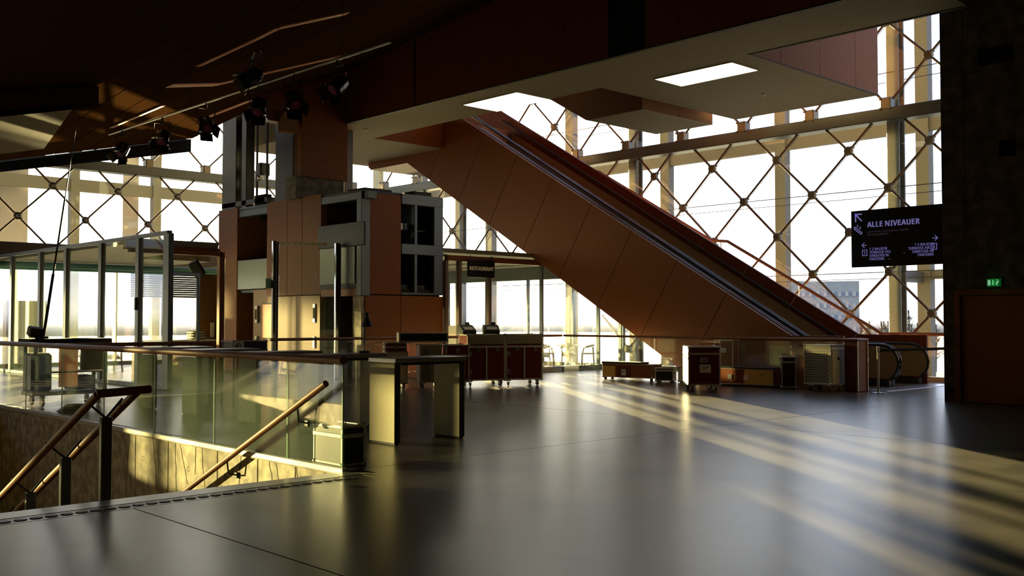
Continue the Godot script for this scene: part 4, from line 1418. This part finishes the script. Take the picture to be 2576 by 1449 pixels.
func cases():
	# yaw that lets the front look along (nx, np)
	var face_to = func(nx: float, np: float) -> float: return atan2(nx, -np)
	# the two big red cases
	var yr: float = face_to.call(-0.40, -0.92)
	var d = V(0.92, 0, -0.40)
	var a = V(15.6, 0, 18.02)
	flight_case("large dark red two door flight case with grey lid, left one of the joined pair", a + d * 0.47, yr, Vector3(0.94, 1.235, 0.7), M.laminate_red, {"lid": 0.3, "doors": 2, "latches": [[-0.2, 0.89], [0.28, 0.88], [-0.4, 0.76], [-0.4, 0.34]]})
	flight_case("large dark red two door flight case with grey lid, right one of the joined pair", a + d * 1.42, yr, Vector3(0.94, 1.235, 0.7), M.laminate_red, {"lid": 0.3, "doors": 2, "latches": [[-0.18, 0.89], [0.3, 0.88], [-0.4, 0.76], [-0.4, 0.34]]})
	for k in 2:
		var lid = S()
		box(lid, a + d * (0.47 + 0.95 * k) + Vector3(0, 1.1, 0) + Basis(Vector3.UP, yr) * Vector3(0, 0, 0.006), Vector3(0.88, 0.2, 0.008), Basis(Vector3.UP, yr), 0.002)
		var o = get_node("flight_case" if k == 0 else "flight_case_001")
		var inv: Transform3D = o.transform.affine_inverse()
		var q = S()
		box(q, Vector3(0, 1.1, 0.003), Vector3(0.88, 0.2, 0.01), Basis.IDENTITY, 0.002)
		obj("lid_front", q, M.perforated, o)
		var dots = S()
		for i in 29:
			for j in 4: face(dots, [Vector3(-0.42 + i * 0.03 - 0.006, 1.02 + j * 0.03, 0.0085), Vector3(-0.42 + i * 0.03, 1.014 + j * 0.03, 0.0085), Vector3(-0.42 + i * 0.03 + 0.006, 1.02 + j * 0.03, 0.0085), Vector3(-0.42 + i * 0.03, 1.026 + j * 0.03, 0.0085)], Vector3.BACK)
		obj("painted_holes", dots, M.void, o).set_meta("kind", "stuff")  # flat dark diamonds, coloured like the shade inside holes
	# tills on top of the red pair
	for k in 2:
		var t = thing("cash_till", ["rounded black till on the left end of the big red flight cases", "rounded black till with a small display on the red flight cases, right of the other"][k], "cash register", a + d * (0.02 + 0.62 * k) + Vector3(0.12, 1.235, -0.2), yr + 0.2 - 0.3 * k)
		var b = S()
		prism(b, [Vector3(-0.19, 0, -0.15), Vector3(-0.19, 0, 0.17), Vector3(-0.19, 0.08, 0.18), Vector3(-0.19, 0.2, 0.0), Vector3(-0.19, 0.22, -0.1), Vector3(-0.19, 0.16, -0.15)], Vector3(0.36, 0, 0))
		obj("body", b, M.black, t)
		var kb = S()
		box(kb, Vector3(-0.01, 0.135, 0.105), Vector3(0.26, 0.012, 0.12), Basis(Vector3.RIGHT, 0.6), 0.004)
		obj("keypad", kb, M.rubber, t)
		var dp = S()
		box(dp, Vector3(0.06, 0.25, -0.08), Vector3(0.12, 0.07, 0.02), Basis(Vector3.RIGHT, -0.3), 0.006)
		obj("display", dp, M.steel_frame, t)
	# stack left of the red pair
	flight_case("white flight case on castors under the small red case, left of the perforated one", V(14.0, 0, 18.62), face_to.call(-0.55, -0.83), Vector3(0.5, 0.83, 0.5), M.laminate_white, {"foot": 0.12, "edge": 0.025})
	flight_case("small red and grey flight case lying on the white case", V(14.0, 0.83, 18.66), face_to.call(-0.5, -0.86), Vector3(0.5, 0.22, 0.42), M.laminate_red, {"foot": 0.0, "edge": 0.02, "lid": 0.1, "latches": [[0.02, 0.12]]})
	flight_case("silver perforated flight case with a dark square window between white and red cases", V(14.65, 0, 18.2), face_to.call(-0.5, -0.86), Vector3(0.52, 1.0, 0.5), M.perforated, {"foot": 0.13, "edge": 0.025, "holes": [-0.22, 0.16, 0.02, 0.95]})
	var wn = S()
	box(wn, Vector3(0.13, 0.62, 0.004), Vector3(0.15, 0.16, 0.01), Basis.IDENTITY, 0.003)
	obj("dark_window", wn, M.steel_dark, get_node("flight_case_004"))
	flight_case("greyish red flight case with a single latch left of the big red pair", V(15.27, 0, 17.98), face_to.call(-0.45, -0.89), Vector3(0.56, 1.0, 0.5), M.laminate_red, {"foot": 0.13, "edge": 0.03, "lid": 0.26, "latches": [[0.0, 0.86]]})
	# mixing desk in its open case across the stack
	var mx = thing("mixing_desk", "long open case with a row of dark slots lying across the stacked cases", "mixing desk", V(14.55, 1.055, 18.42), face_to.call(-0.5, -0.86))
	var mb = S()
	box(mb, Vector3(0.05, 0.015, -0.2), Vector3(1.15, 0.03, 0.42), Basis.IDENTITY, 0.004)
	box(mb, Vector3(0.05, 0.21, -0.2), Vector3(1.15, 0.03, 0.42), Basis.IDENTITY, 0.004)
	box(mb, Vector3(0.05, 0.11, -0.4), Vector3(1.15, 0.2, 0.02))
	for x in [-0.51, 0.61]: box(mb, Vector3(x, 0.11, -0.2), Vector3(0.03, 0.2, 0.42), Basis.IDENTITY, 0.004)
	obj("case_shell", mb, M.alu, mx)
	for k in 14:
		var q = S()
		box(q, Vector3(-0.44 + k * 0.075, 0.115, -0.06), Vector3(0.04, 0.15, 0.04), Basis(Vector3.RIGHT, -0.3), 0.008)
		obj("channel_strip", q, M.steel_dark, mx)
	# single dark red case standing on the open floor
	flight_case("single dark red flight case on castors with two paper labels, alone on the open floor", V(18.36, 0, 13.28), face_to.call(-0.69, -0.685), Vector3(0.7, 0.985, 0.85), M.laminate_red, {"lid": 0.16, "edge": 0.03, "labels": [[0.02, 0.5, 0.24, 0.18]], "handle": [-0.01, 0.69]})
	var sp = S()
	box(sp, Vector3(-0.351, 0.56, -0.425), Vector3(0.006, 0.78, 0.78))
	obj("side_plate", sp, M.alu_plate, get_node("flight_case_006"))  # metal plate added so this side brightens by mirroring windows and sun
	# big silver perforated case
	flight_case("big silver perforated flight case with a pale plain side in front of the guard's end", V(20.2, 0, 11.6), face_to.call(-1.0, 0.0), Vector3(0.66, 1.03, 0.6), M.perforated, {"foot": 0.15, "edge": 0.03, "lid": 0.12, "holes": [-0.3, 0.2, 0.3, 0.88]})
	var pb = get_node("flight_case_007")
	var ps = S()
	box(ps, Vector3(0.331, 0.58, -0.3), Vector3(0.006, 0.8, 0.5))
	obj("side_plate", ps, M.laminate_white, pb)
	var pm = S()
	box(pm, Vector3(0.336, 0.72, -0.32), Vector3(0.004, 0.07, 0.09))
	obj("stencil", pm, M.black, pb)
	# narrow black case with pale edges, standing behind the yellow one
	flight_case("narrow black flight case with pale edges between the yellow crate and the silver case", V(20.35, 0, 12.4), face_to.call(-0.8, -0.6), Vector3(0.32, 0.74, 0.5), M.laminate_black, {"foot": 0.03, "edge": 0.03, "lid": 0.13})
	# long low crates with dark padded tops
	var y1: float = face_to.call(-1.0, -0.12)
	var b1 = flight_case("long low yellow and brown crate with a perforated middle and dark padded top", V(20.38, 0, 13.75), y1, Vector3(1.75, 0.42, 0.45), M.laminate_brown, {"foot": 0.05, "edge": 0.015, "labels": [[0.62, 0.27, 0.2, 0.16]]})
	var yp = S()
	box(yp, Vector3(0.5, 0.235, 0.003), Vector3(0.72, 0.34, 0.008))
	obj("yellow_panel", yp, M.laminate_yellow, b1)
	var hp = S()
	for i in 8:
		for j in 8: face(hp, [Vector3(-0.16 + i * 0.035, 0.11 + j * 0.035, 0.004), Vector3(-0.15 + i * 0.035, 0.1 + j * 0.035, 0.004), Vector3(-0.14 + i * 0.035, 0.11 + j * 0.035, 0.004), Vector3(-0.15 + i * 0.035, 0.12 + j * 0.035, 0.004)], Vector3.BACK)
	obj("painted_holes", hp, M.void, b1).set_meta("kind", "stuff")  # flat dark marks painted for the shade of small holes
	for x in [-0.23, 0.18]:
		var q = S()
		box(q, Vector3(x, 0.22, 0.006), Vector3(0.11, 0.12, 0.014), Basis.IDENTITY, 0.004)
		obj("latch", q, M.steel, b1)
	var b2 = flight_case("long low crate with a yellow end, dark middle and brown panel beside the restaurant screen", V(20.45, 0, 17.25), y1, Vector3(1.55, 0.42, 0.45), M.laminate_brown, {"foot": 0.06, "edge": 0.015, "labels": [[-0.1, 0.2, 0.14, 0.16]]})
	var ye = S()
	box(ye, Vector3(-0.56, 0.21, 0.003), Vector3(0.4, 0.29, 0.008))
	box(ye, Vector3(-0.776, 0.21, -0.22), Vector3(0.006, 0.29, 0.42))
	obj("yellow_panel", ye, M.laminate_yellow, b2)
	var de = S()
	box(de, Vector3(-0.1, 0.21, 0.002), Vector3(0.42, 0.29, 0.006))
	obj("dark_panel", de, M.laminate_red, b2)
	for e in [[b1, 1.75, 0.42], [b2, 1.2, 0.42]]:
		var q = S()
		box(q, Vector3(0.0 if e[0] == b1 else -0.2, e[2] + 0.025, -0.22), Vector3(e[1] + 0.02, 0.05, 0.47), Basis.IDENTITY, 0.018)
		obj("padded_top", q, M.cushion, e[0])
	flight_case("small black cube case with pale edges at the right end of the far low crate", V(20.42, 0, 16.0), face_to.call(-0.9, -0.45), Vector3(0.46, 0.36, 0.4), M.laminate_black, {"foot": 0.03, "edge": 0.025, "lid": 0.07})
	flight_case("pale edged brown case standing upright behind the single red case", V(21.1, 0, 14.68), face_to.call(-1.0, 0.0), Vector3(0.55, 1.08, 0.26), M.laminate_brown, {"foot": 0.1, "edge": 0.03, "handle": [0.0, 0.82]})
	flight_case("small white louvred case on the floor left of the single red case", V(20.6, 0, 15.52), y1, Vector3(0.34, 0.4, 0.3), M.laminate_white, {"foot": 0.03, "edge": 0.02})
	# black case by the corner of the stair guard
	flight_case("small black flight case with white edges at the corner of the stair guard", V(6.22, 0, 9.02), 0.0, Vector3(0.3, 0.44, 0.56), M.laminate_black, {"foot": 0.01, "edge": 0.028, "lid": 0.11})
	# dark case on the third counter
	flight_case("long dark case with a pale end and round emblem on the far counters", V(9.45, 0.98, 17.1), 0.0, Vector3(0.72, 0.2, 0.4), M.laminate_black, {"foot": 0.0, "edge": 0.015})
	var em = get_node("flight_case_015")
	var ep = S()
	box(ep, Vector3(-0.24, 0.1, 0.003), Vector3(0.22, 0.17, 0.008))
	var epo = obj("pale_plate", ep, M.laminate_white, em)
	var ec = S()
	lathe(ec, Vector3(-0.24, 0.1, 0.008), [[0.055, 0.0], [0.055, 0.004], [0.04, 0.004], [0.04, 0.0]], 20, Basis(Vector3.RIGHT, PI / 2))
	lathe(ec, Vector3(-0.25, 0.1, 0.008), [[0.02, 0.0], [0.02, 0.004], [0.0, 0.004]], 12, Basis(Vector3.RIGHT, PI / 2))
	obj("emblem", ec, M.black, epo)
	var tb = thing("trestle_table", "dark trestle table carrying the long dark case behind the counters", "table", V(9.45, 0, 16.9))
	var tt = S()
	box(tt, Vector3(0, 0.96, 0), Vector3(1.3, 0.04, 0.6), Basis.IDENTITY, 0.006)
	obj("table_top", tt, M.steel_dark, tb)
	for x in [-0.55, 0.55]:
		var q = S()
		for z in [-0.22, 0.22]: tube(q, [Vector3(x, 0, z), Vector3(x, 0.94, z)], 0.018, 8)
		obj("leg", q, M.steel_dark, tb)

# ---------------------------------------------------------------- trolley with mast on the left
func trolley():
	var t = thing("stage_trolley", "dark covered trolley on castors behind the stair guard at the left", "trolley", V(6.9, 0, 19.3))
	var fr = S()
	box(fr, Vector3(0, 1.16, 0), Vector3(1.45, 0.13, 0.7), Basis.IDENTITY, 0.02)
	obj("top", fr, M.cloth_dark, t)
	var bs = S()
	box(bs, Vector3(0, 0.24, 0), Vector3(1.35, 0.07, 0.62), Basis.IDENTITY, 0.01)
	box(bs, Vector3(0.1, 0.62, 0), Vector3(1.0, 0.03, 0.6), Basis.IDENTITY, 0.01)
	obj("shelf", bs, M.steel_dark, t)
	for x in [-0.62, 0.62]:
		for z in [-0.27, 0.27]:
			var q = S()
			box(q, Vector3(x, 0.67, z), Vector3(0.06, 0.86, 0.06), Basis.IDENTITY, 0.006)
			obj("leg", q, M.steel_dark, t)
			var ca = S()
			lathe(ca, Vector3(x * 0.8, 0.09, z), [[0.0, -0.02], [0.08, -0.02], [0.09, 0.0], [0.08, 0.02], [0.0, 0.02]], 14, Basis(Vector3.BACK, PI / 2))
			box(ca, Vector3(x * 0.8, 0.18, z), Vector3(0.08, 0.05, 0.06))
			obj("castor", ca, M.rubber, t)
	var pk = S()
	box(pk, Vector3(-0.05, 0.72, 0.28), Vector3(0.34, 0.74, 0.02), Basis.IDENTITY, 0.006)
	obj("side_board", pk, M.pale_salmon, t)
	var dk = S()
	box(dk, Vector3(0.38, 0.86, 0.26), Vector3(0.42, 0.44, 0.02), Basis.IDENTITY, 0.006)
	obj("side_board", dk, M.plaster_dark, t)
	var bg = S()
	box(bg, Vector3(0.2, 0.42, 0.1), Vector3(0.5, 0.26, 0.35), Basis.IDENTITY, 0.06)
	obj("blue_bag", bg, M.blue_cloth, t)
	var cl = S()
	box(cl, Vector3(-0.52, 0.62, 0.1), Vector3(0.36, 0.7, 0.45), Basis.IDENTITY, 0.05)
	obj("cloth_bundle", cl, M.blue_cloth, t)
	var m = thing("floodlight", "dark floodlight head tilted on the left end of the trolley top", "floodlight", V(6.35, 1.225, 19.25))
	var mh = S()
	box(mh, Vector3(0, 0.12, 0), Vector3(0.26, 0.17, 0.2), Basis(Vector3.BACK, -0.12) * Basis(Vector3.RIGHT, 0.25), 0.02)
	obj("head", mh, M.black, m)
	var mf = S()
	box(mf, Vector3(0.06, 0.02, 0), Vector3(0.12, 0.04, 0.12), Basis.IDENTITY, 0.008)
	obj("yoke", mf, M.black, m)
	var mast = thing("telescopic_mast", "tall thin telescopic mast leaning up from the trolley towards the dark ceiling", "mast", V(6.5, 1.225, 19.3))
	var b = Vector3(0.0, 0.02, 0)
	var e = Vector3(0.52, 3.9, 0.0)
	for s in [[0.0, 0.3, 0.028], [0.28, 0.66, 0.018], [0.64, 1.0, 0.011]]:
		var q = S()
		tube(q, [b.lerp(e, s[0]), b.lerp(e, s[1])], s[2], 8)
		obj("section", q, M.steel_dark, mast)
	var mb = S()
	box(mb, Vector3(0.0, 0.02, 0), Vector3(0.14, 0.04, 0.14), Basis.IDENTITY, 0.008)
	obj("foot", mb, M.steel_dark, mast)
	# things lying on the floor beside it
	for k in 3:
		var q = S()
		lathe(q, V(6.35 + k * 0.06, 0.03 + 0.04 * k, 17.6), [[0.16, -0.025], [0.19, 0.0], [0.16, 0.025], [0.13, 0.0], [0.16, -0.025]], 18)
		var c = obj("cable_coil", q, M.rubber)
		tag(c, "coil of black cable behind the stair guard, %s from the bottom of its pile" % ordinal(k), "cable")

# ---------------------------------------------------------------- restaurant furniture
func restaurant():
	var c = thing("dining_chair", "wooden dining chair with a curved back rail behind the restaurant glass", "chair", V(24.6, 0, 23.6), 0.0, "dining chairs around the restaurant tables")
	var s = S()
	lathe(s, Vector3(0, 0.44, 0), [[0.0, 0.0], [0.23, 0.0], [0.25, 0.02], [0.23, 0.045], [0.0, 0.03]], 16)
	obj("seat", s, M.cushion, c)
	for e in [[-0.22, 0.2], [0.22, 0.2], [-0.24, -0.17], [0.24, -0.17]]:
		var l = S()
		tube(l, [Vector3(e[0] * 1.1, 0, e[1] * 1.15), Vector3(e[0], 0.42, e[1]), Vector3(e[0] * 1.05, 0.68, e[1] * 0.9)] if e[1] < 0 else [Vector3(e[0] * 1.1, 0, e[1] * 1.1), Vector3(e[0], 0.45, e[1]), Vector3(e[0] * 1.08, 0.66, e[1] * 0.7)], 0.018, 8)
		obj("leg", l, M.chair_wood, c)
	var rr = S()
	var pts = []
	for k in 11:
		var t = PI + PI * k / 10.0
		pts.append(Vector3(cos(t) * 0.27, 0.68 + 0.06 * sin(PI * k / 10.0), sin(t) * 0.27 + 0.08))
	tube(rr, pts, 0.026, 8, 1.4)
	obj("back_rail", rr, M.chair_wood, c)
	var ap = S()
	box(ap, Vector3(0, 0.41, 0.19), Vector3(0.42, 0.05, 0.02), Basis.IDENTITY, 0.004)
	box(ap, Vector3(0, 0.41, -0.16), Vector3(0.42, 0.05, 0.02), Basis.IDENTITY, 0.004)
	obj("seat_frame", ap, M.chair_wood, c)
	var tables = [V(24.6, 0, 23.3), V(24.5, 0, 25.9), V(22.3, 0, 23.1), V(22.2, 0, 25.8), V(12.2, 0, 31.4), V(13.4, 0, 29.0)]
	var t0 = thing("dining_table", "round white dining table on a trumpet foot in the restaurant", "table", tables[0], 0.0, "round tables in the restaurant")
	var tt = S()
	lathe(tt, Vector3(0, 0.72, 0), [[0.0, 0.0], [0.45, 0.0], [0.47, 0.012], [0.45, 0.024], [0.0, 0.024]], 24)
	obj("table_top", tt, M.laminate_white, t0)
	var tf = S()
	lathe(tf, Vector3.ZERO, [[0.0, 0.0], [0.29, 0.0], [0.28, 0.02], [0.12, 0.06], [0.04, 0.16], [0.03, 0.45], [0.06, 0.64], [0.16, 0.72], [0.0, 0.72]], 20)
	obj("pedestal", tf, M.steel, t0)
	var where = ["round table nearest the glass wall behind the restaurant screen", "round table farther back beside the glass wall", "round table just behind the restaurant screen", "round table in the middle of the restaurant", "farther round table behind the glass lobby", "nearer round table behind the glass lobby"]
	for k in tables.size():
		var lab = "white-topped " + where[k] + ", on a trumpet foot"
		if k == 0: t0.set_meta("label", lab)
		else: dup(t0, "dining_table", tables[k], 0.0, lab)
	var rng = RandomNumberGenerator.new()
	rng.seed = 21
	var first = true
	for k in tables.size():
		var n = 4 if k < 4 else 3
		for j in n:
			var a = TAU * j / n + 0.5 + k * 0.7 + rng.randf() * 0.4
			var r = 0.62 + rng.randf() * 0.12
			var at: Vector3 = tables[k] + Vector3(cos(a) * r, 0, sin(a) * r)
			var yaw = atan2(-cos(a), -sin(a))
			var lab = "wooden chair, %s clockwise at %s" % [ordinal(j), where[k]]
			if first:
				c.position = at
				c.rotation.y = yaw
				c.set_meta("label", lab)
				first = false
			else: dup(c, "dining_chair", at, yaw, lab)
		if k < 4:
			var q = S()
			lathe(q, tables[k] + Vector3(0.1, 0.744, 0.05), [[0.0, 0.0], [0.035, 0.0], [0.037, 0.16], [0.014, 0.22], [0.014, 0.28], [0.0, 0.28]], 10)
			var b = obj("wine_bottle", q, M.bottle_dark)
			tag(b, "dark bottle on the " + where[k], "bottle")
			var pl = S()
			lathe(pl, tables[k] + Vector3(-0.15, 0.744, -0.08), [[0.0, 0.0], [0.07, 0.0], [0.11, 0.02], [0.1, 0.02], [0.07, 0.008], [0.0, 0.006]], 16)
			tag(obj("plate", pl, M.paper), "white plate on the " + where[k], "plate")

# ---------------------------------------------------------------- stage lights and signs
func spotlight(label: String, at: Vector3, yaw: float, tilt: float, pipe_y: float):
	var t = thing("stage_light", label, "stage light", at, yaw)
	var bs = Basis(Vector3.RIGHT, tilt)
	var can = S()
	lathe(can, Vector3.ZERO, [[0.0, -0.2], [0.1, -0.2], [0.14, -0.15], [0.15, 0.0], [0.15, 0.12], [0.13, 0.16], [0.12, 0.16], [0.12, 0.12], [0.0, 0.1]], 16, bs * Basis(Vector3.RIGHT, PI / 2))
	obj("lamp_body", can, M.black_gloss, t)
	var ln = S()
	lathe(ln, bs * Vector3(0, 0, 0.12), [[0.12, 0.0], [0.08, 0.03], [0.0, 0.045]], 14, bs * Basis(Vector3.RIGHT, PI / 2))
	obj("lens", ln, M.gel, t)
	for e in [[Vector3(0, 0.17, 0.2), Vector3(0.26, 0.008, 0.18), -0.5, 0], [Vector3(0, -0.17, 0.2), Vector3(0.26, 0.008, 0.18), 0.5, 0], [Vector3(0.17, 0, 0.2), Vector3(0.008, 0.26, 0.18), 0.5, 1], [Vector3(-0.17, 0, 0.2), Vector3(0.008, 0.26, 0.18), -0.5, 1]]:
		var q = S()
		box(q, bs * e[0], e[1], bs * (Basis(Vector3.RIGHT, e[2]) if e[3] == 0 else Basis(Vector3.UP, e[2])))
		obj("barn_door", q, M.black_gloss, t)
	var yk = S()
	var hh = pipe_y - at.y
	tube(yk, [Vector3(-0.17, 0, 0), Vector3(-0.18, hh * 0.75, 0), Vector3(0.18, hh * 0.75, 0), Vector3(0.17, 0, 0)], 0.013, 6)
	tube(yk, [Vector3(0, hh * 0.72, 0), Vector3(0, hh + 0.03, 0)], 0.022, 8)
	obj("yoke", yk, M.black, t)
	var cb = S()
	tube(cb, [bs * Vector3(0.05, 0.05, -0.2), Vector3(0.12, hh * 0.4, -0.3), Vector3(0.1, hh * 0.95, -0.06)], 0.01, 5)
	obj("cable", cb, M.rubber, t)
	return t

func lights():
	var y = 6.08
	var bar = thing("lighting_bar", "long thin lighting bar hung below the dark planked ceiling", "lighting bar", V(9.78, y, 18.9))
	var q = S()
	tube(q, [V(0, 0, -5.7), V(0, 0.03, 5.8)], 0.028, 10)
	obj("pipe", q, M.steel, bar)
	for e in [[-4.3, 1.4], [-1.6, 1.0], [1.4, 0.7], [4.4, 0.4]]:
		var w = S()
		tube(w, [V(0, 0, e[0]), V(0, e[1], e[0])], 0.006, 5)
		obj("hanger", w, M.steel_dark, bar)
	var names = ["stage light nearest the camera on the lighting bar, at its right end", "stage light second from the right on the lighting bar, tilted down left", "stage light third from the right on the lighting bar above the wooden block", "stage light in the middle of the lighting bar, left of the pale strip", "stage light third from the left end of the lighting bar", "stage light lowest at the left of the lighting bar, against the bright glass"]
	var ps = [[14.75, 5.62, -0.5], [16.15, 5.58, 0.6], [17.45, 5.66, 0.1], [19.6, 5.62, 0.7], [21.7, 5.62, 0.2], [23.9, 5.62, -0.2]]
	for k in 6: spotlight(names[k], V(9.78, ps[k][1], ps[k][0]), -0.9 + ps[k][2], 0.75 + 0.1 * (k % 3), y)
	spotlight("stage light hung alone above the lighting bar on a thin drop pipe", V(9.6, 6.2, 17.4), -1.9, 0.6, 6.55)
	var dp = thing("drop_pipe", "thin dark drop pipe with cables that carries the lone upper stage light", "pipe", V(9.6, 6.55, 17.4))
	var d = S()
	tube(d, [Vector3.ZERO, Vector3(-0.2, 0.02, 0.5)], 0.02, 8)
	obj("pipe", d, M.steel_dark, dp)
	var d2 = S()
	tube(d2, [Vector3.ZERO, Vector3(0.05, 0.05, 0.3), Vector3(-0.1, 0.06, 0.5)], 0.008, 5)
	obj("cable", d2, M.rubber, dp)

func signs():
	var x = 20.2
	var s = thing("direction_sign", "black hanging sign reading ALLE NIVEAUER with white arrows and level names", "sign", V(x, 2.69, 9.65))
	var b = S()
	box(b, Vector3(0.03, 0.605, 0), Vector3(0.06, 1.21, 2.24), Basis.IDENTITY, 0.006)
	obj("board", b, M.sign_black, s)
	var hg = S()
	for z in [0.9, 1.06]: box(hg, Vector3(0.03, 1.0, z + 0.06), Vector3(0.05, 0.1, 0.12))
	obj("wall_bracket", hg, M.steel_dark, s)
	# local z runs towards the pier; the board faces -x, so text turns to look along -x
	var yaw = -PI / 2
	var f = -0.004
	var z = func(p: float) -> float: return 9.65 - p
	text("lettering", "ALLE NIVEAUER", 0.112, 0.008, M.letter_glow, s, Vector3(f, 0.8, z.call(10.4)), yaw)
	text("lettering", "DRIKKEVARER, STORE TASKER OG OVERTØJ", 0.034, 0.006, M.letter, s, Vector3(f, 0.71, z.call(10.4)), yaw, HORIZONTAL_ALIGNMENT_LEFT, false)
	text("lettering", "MÅ IKKE MEDBRINGES", 0.034, 0.006, M.letter, s, Vector3(f, 0.65, z.call(10.4)), yaw, HORIZONTAL_ALIGNMENT_LEFT, false)
	var rows = ["1 2 BALKON", "TERRASSE EFG", "ORKESTER BC", "PARTERRE"]
	for k in 4: text("lettering", rows[k], 0.054, 0.006, M.letter_glow, s, Vector3(f, 0.33 - 0.071 * k, z.call(10.36)), yaw, HORIZONTAL_ALIGNMENT_LEFT, false)
	rows = ["1 3 BALKON", "TERRASSE ABCD", "ORKESTER AB", "PARTERRE"]
	for k in 4: text("lettering", rows[k], 0.054, 0.006, M.letter_glow, s, Vector3(f, 0.37 - 0.071 * k, z.call(8.98)), yaw, HORIZONTAL_ALIGNMENT_RIGHT, false)
	for e in [[9.93, 0.33 - 0.071 * 3], [9.62, 0.37 - 0.071 * 2]]: text("lettering", "RT", 0.032, 0.006, M.letter, s, Vector3(f, e[1], z.call(e[0])), yaw, HORIZONTAL_ALIGNMENT_LEFT, false)
	# arrows and pictograms, as raised shapes: [p, y] points with the width of the stroke
	var strokes = func(called, list: Array, w: float):
		var st = S()
		for e in list:
			var a = Vector3(f, e[1], z.call(e[0]))
			var c = Vector3(f, e[3], z.call(e[2]))
			var n = Vector3.RIGHT.cross(c - a).normalized() * w / 2.0
			var t = (c - a).normalized() * w / 2.0
			prism(st, [a - n - t, c - n + t, c + n + t, a + n - t], Vector3(-0.006, 0, 0))
		obj(called, st, M.letter_glow, s)
	strokes.call("arrow", [[10.66, 1.13, 10.53, 1.13], [10.66, 1.13, 10.66, 0.98], [10.64, 1.11, 10.53, 0.99]], 0.028)
	strokes.call("arrow", [[10.52, 0.46, 10.42, 0.46], [10.52, 0.46, 10.47, 0.51], [10.52, 0.46, 10.47, 0.41]], 0.014)
	strokes.call("arrow", [[9.0, 0.53, 8.9, 0.53], [8.9, 0.53, 8.95, 0.58], [8.9, 0.53, 8.95, 0.48]], 0.014)
	strokes.call("escalator_pictogram", [[10.68, 0.86, 10.54, 0.75], [10.67, 0.8, 10.54, 0.705], [10.69, 0.85, 10.68, 0.81], [10.52, 0.74, 10.53, 0.71], [10.62, 0.86, 10.62, 0.9], [10.56, 0.82, 10.56, 0.86]], 0.018)
	for o in [[10.51, 0.24], [9.02, 0.30]]:
		strokes.call("lift_pictogram", [[o[0], o[1], o[0], o[1] + 0.12], [o[0] - 0.1, o[1], o[0] - 0.1, o[1] + 0.12], [o[0], o[1], o[0] - 0.1, o[1]], [o[0], o[1] + 0.12, o[0] - 0.1, o[1] + 0.12], [o[0] - 0.05, o[1] + 0.03, o[0] - 0.05, o[1] + 0.09]], 0.012)
	# lit exit sign on the pier
	var e = thing("exit_sign", "small lit green exit sign with white running figure above the wooden door", "exit sign", V(19.46, 2.26, 7.53))
	var eb = S()
	box(eb, Vector3(0.0, 0, 0), Vector3(0.05, 0.15, 0.25), Basis.IDENTITY, 0.006)
	obj("exit_lamp_box", eb, M.exit_glow, e)
	var pic = S()
	box(pic, Vector3(-0.027, 0, -0.08), Vector3(0.006, 0.1, 0.05))
	box(pic, Vector3(-0.027, 0.005, -0.01), Vector3(0.006, 0.09, 0.012))
	box(pic, Vector3(-0.027, -0.03, -0.01), Vector3(0.006, 0.012, 0.035), Basis(Vector3.RIGHT, 0.7))
	box(pic, Vector3(-0.027, 0.0, 0.075), Vector3(0.006, 0.055, 0.016), Basis(Vector3.RIGHT, 0.4))
	box(pic, Vector3(-0.027, 0.012, 0.075), Vector3(0.006, 0.012, 0.06), Basis(Vector3.RIGHT, -0.5))
	box(pic, Vector3(-0.027, -0.035, 0.06), Vector3(0.006, 0.012, 0.05), Basis(Vector3.RIGHT, 0.8))
	lathe(pic, Vector3(-0.024, 0.045, 0.068), [[0.011, 0.0], [0.011, 0.006], [0.0, 0.006]], 10, Basis(Vector3.BACK, PI / 2))
	obj("exit_light_figure", pic, M.exit_white, e)
	var ol = OmniLight3D.new()
	ol.name = "exit_light"
	ol.light_color = Color(0.3, 0.9, 0.5)
	ol.light_energy = 0.01
	ol.light_size = 0.05
	ol.omni_range = 20.0
	ol.shadow_enabled = true
	ol.position = Vector3(-0.1, 0, 0)
	e.add_child(ol)
	# belt barrier between guard and pier
	var bp = thing("belt_barrier", "thin steel belt post with a black belt drawn across the foot of the escalators", "barrier", V(20.7, 0, 10.45))
	var ps = S()
	lathe(ps, Vector3.ZERO, [[0.0, 0.0], [0.16, 0.0], [0.16, 0.012], [0.03, 0.03], [0.024, 0.05], [0.024, 0.9], [0.032, 0.91], [0.032, 0.99], [0.0, 1.0]], 16)
	obj("post", ps, M.steel, bp)
	var bl = S()
	tube(bl, [Vector3(0.03, 0.92, 0), V(2.4, 0.9, -0.1), V(4.6, 0.92, -0.4)], 0.014, 6, 2.6)
	obj("belt", bl, M.cloth_dark, bp)
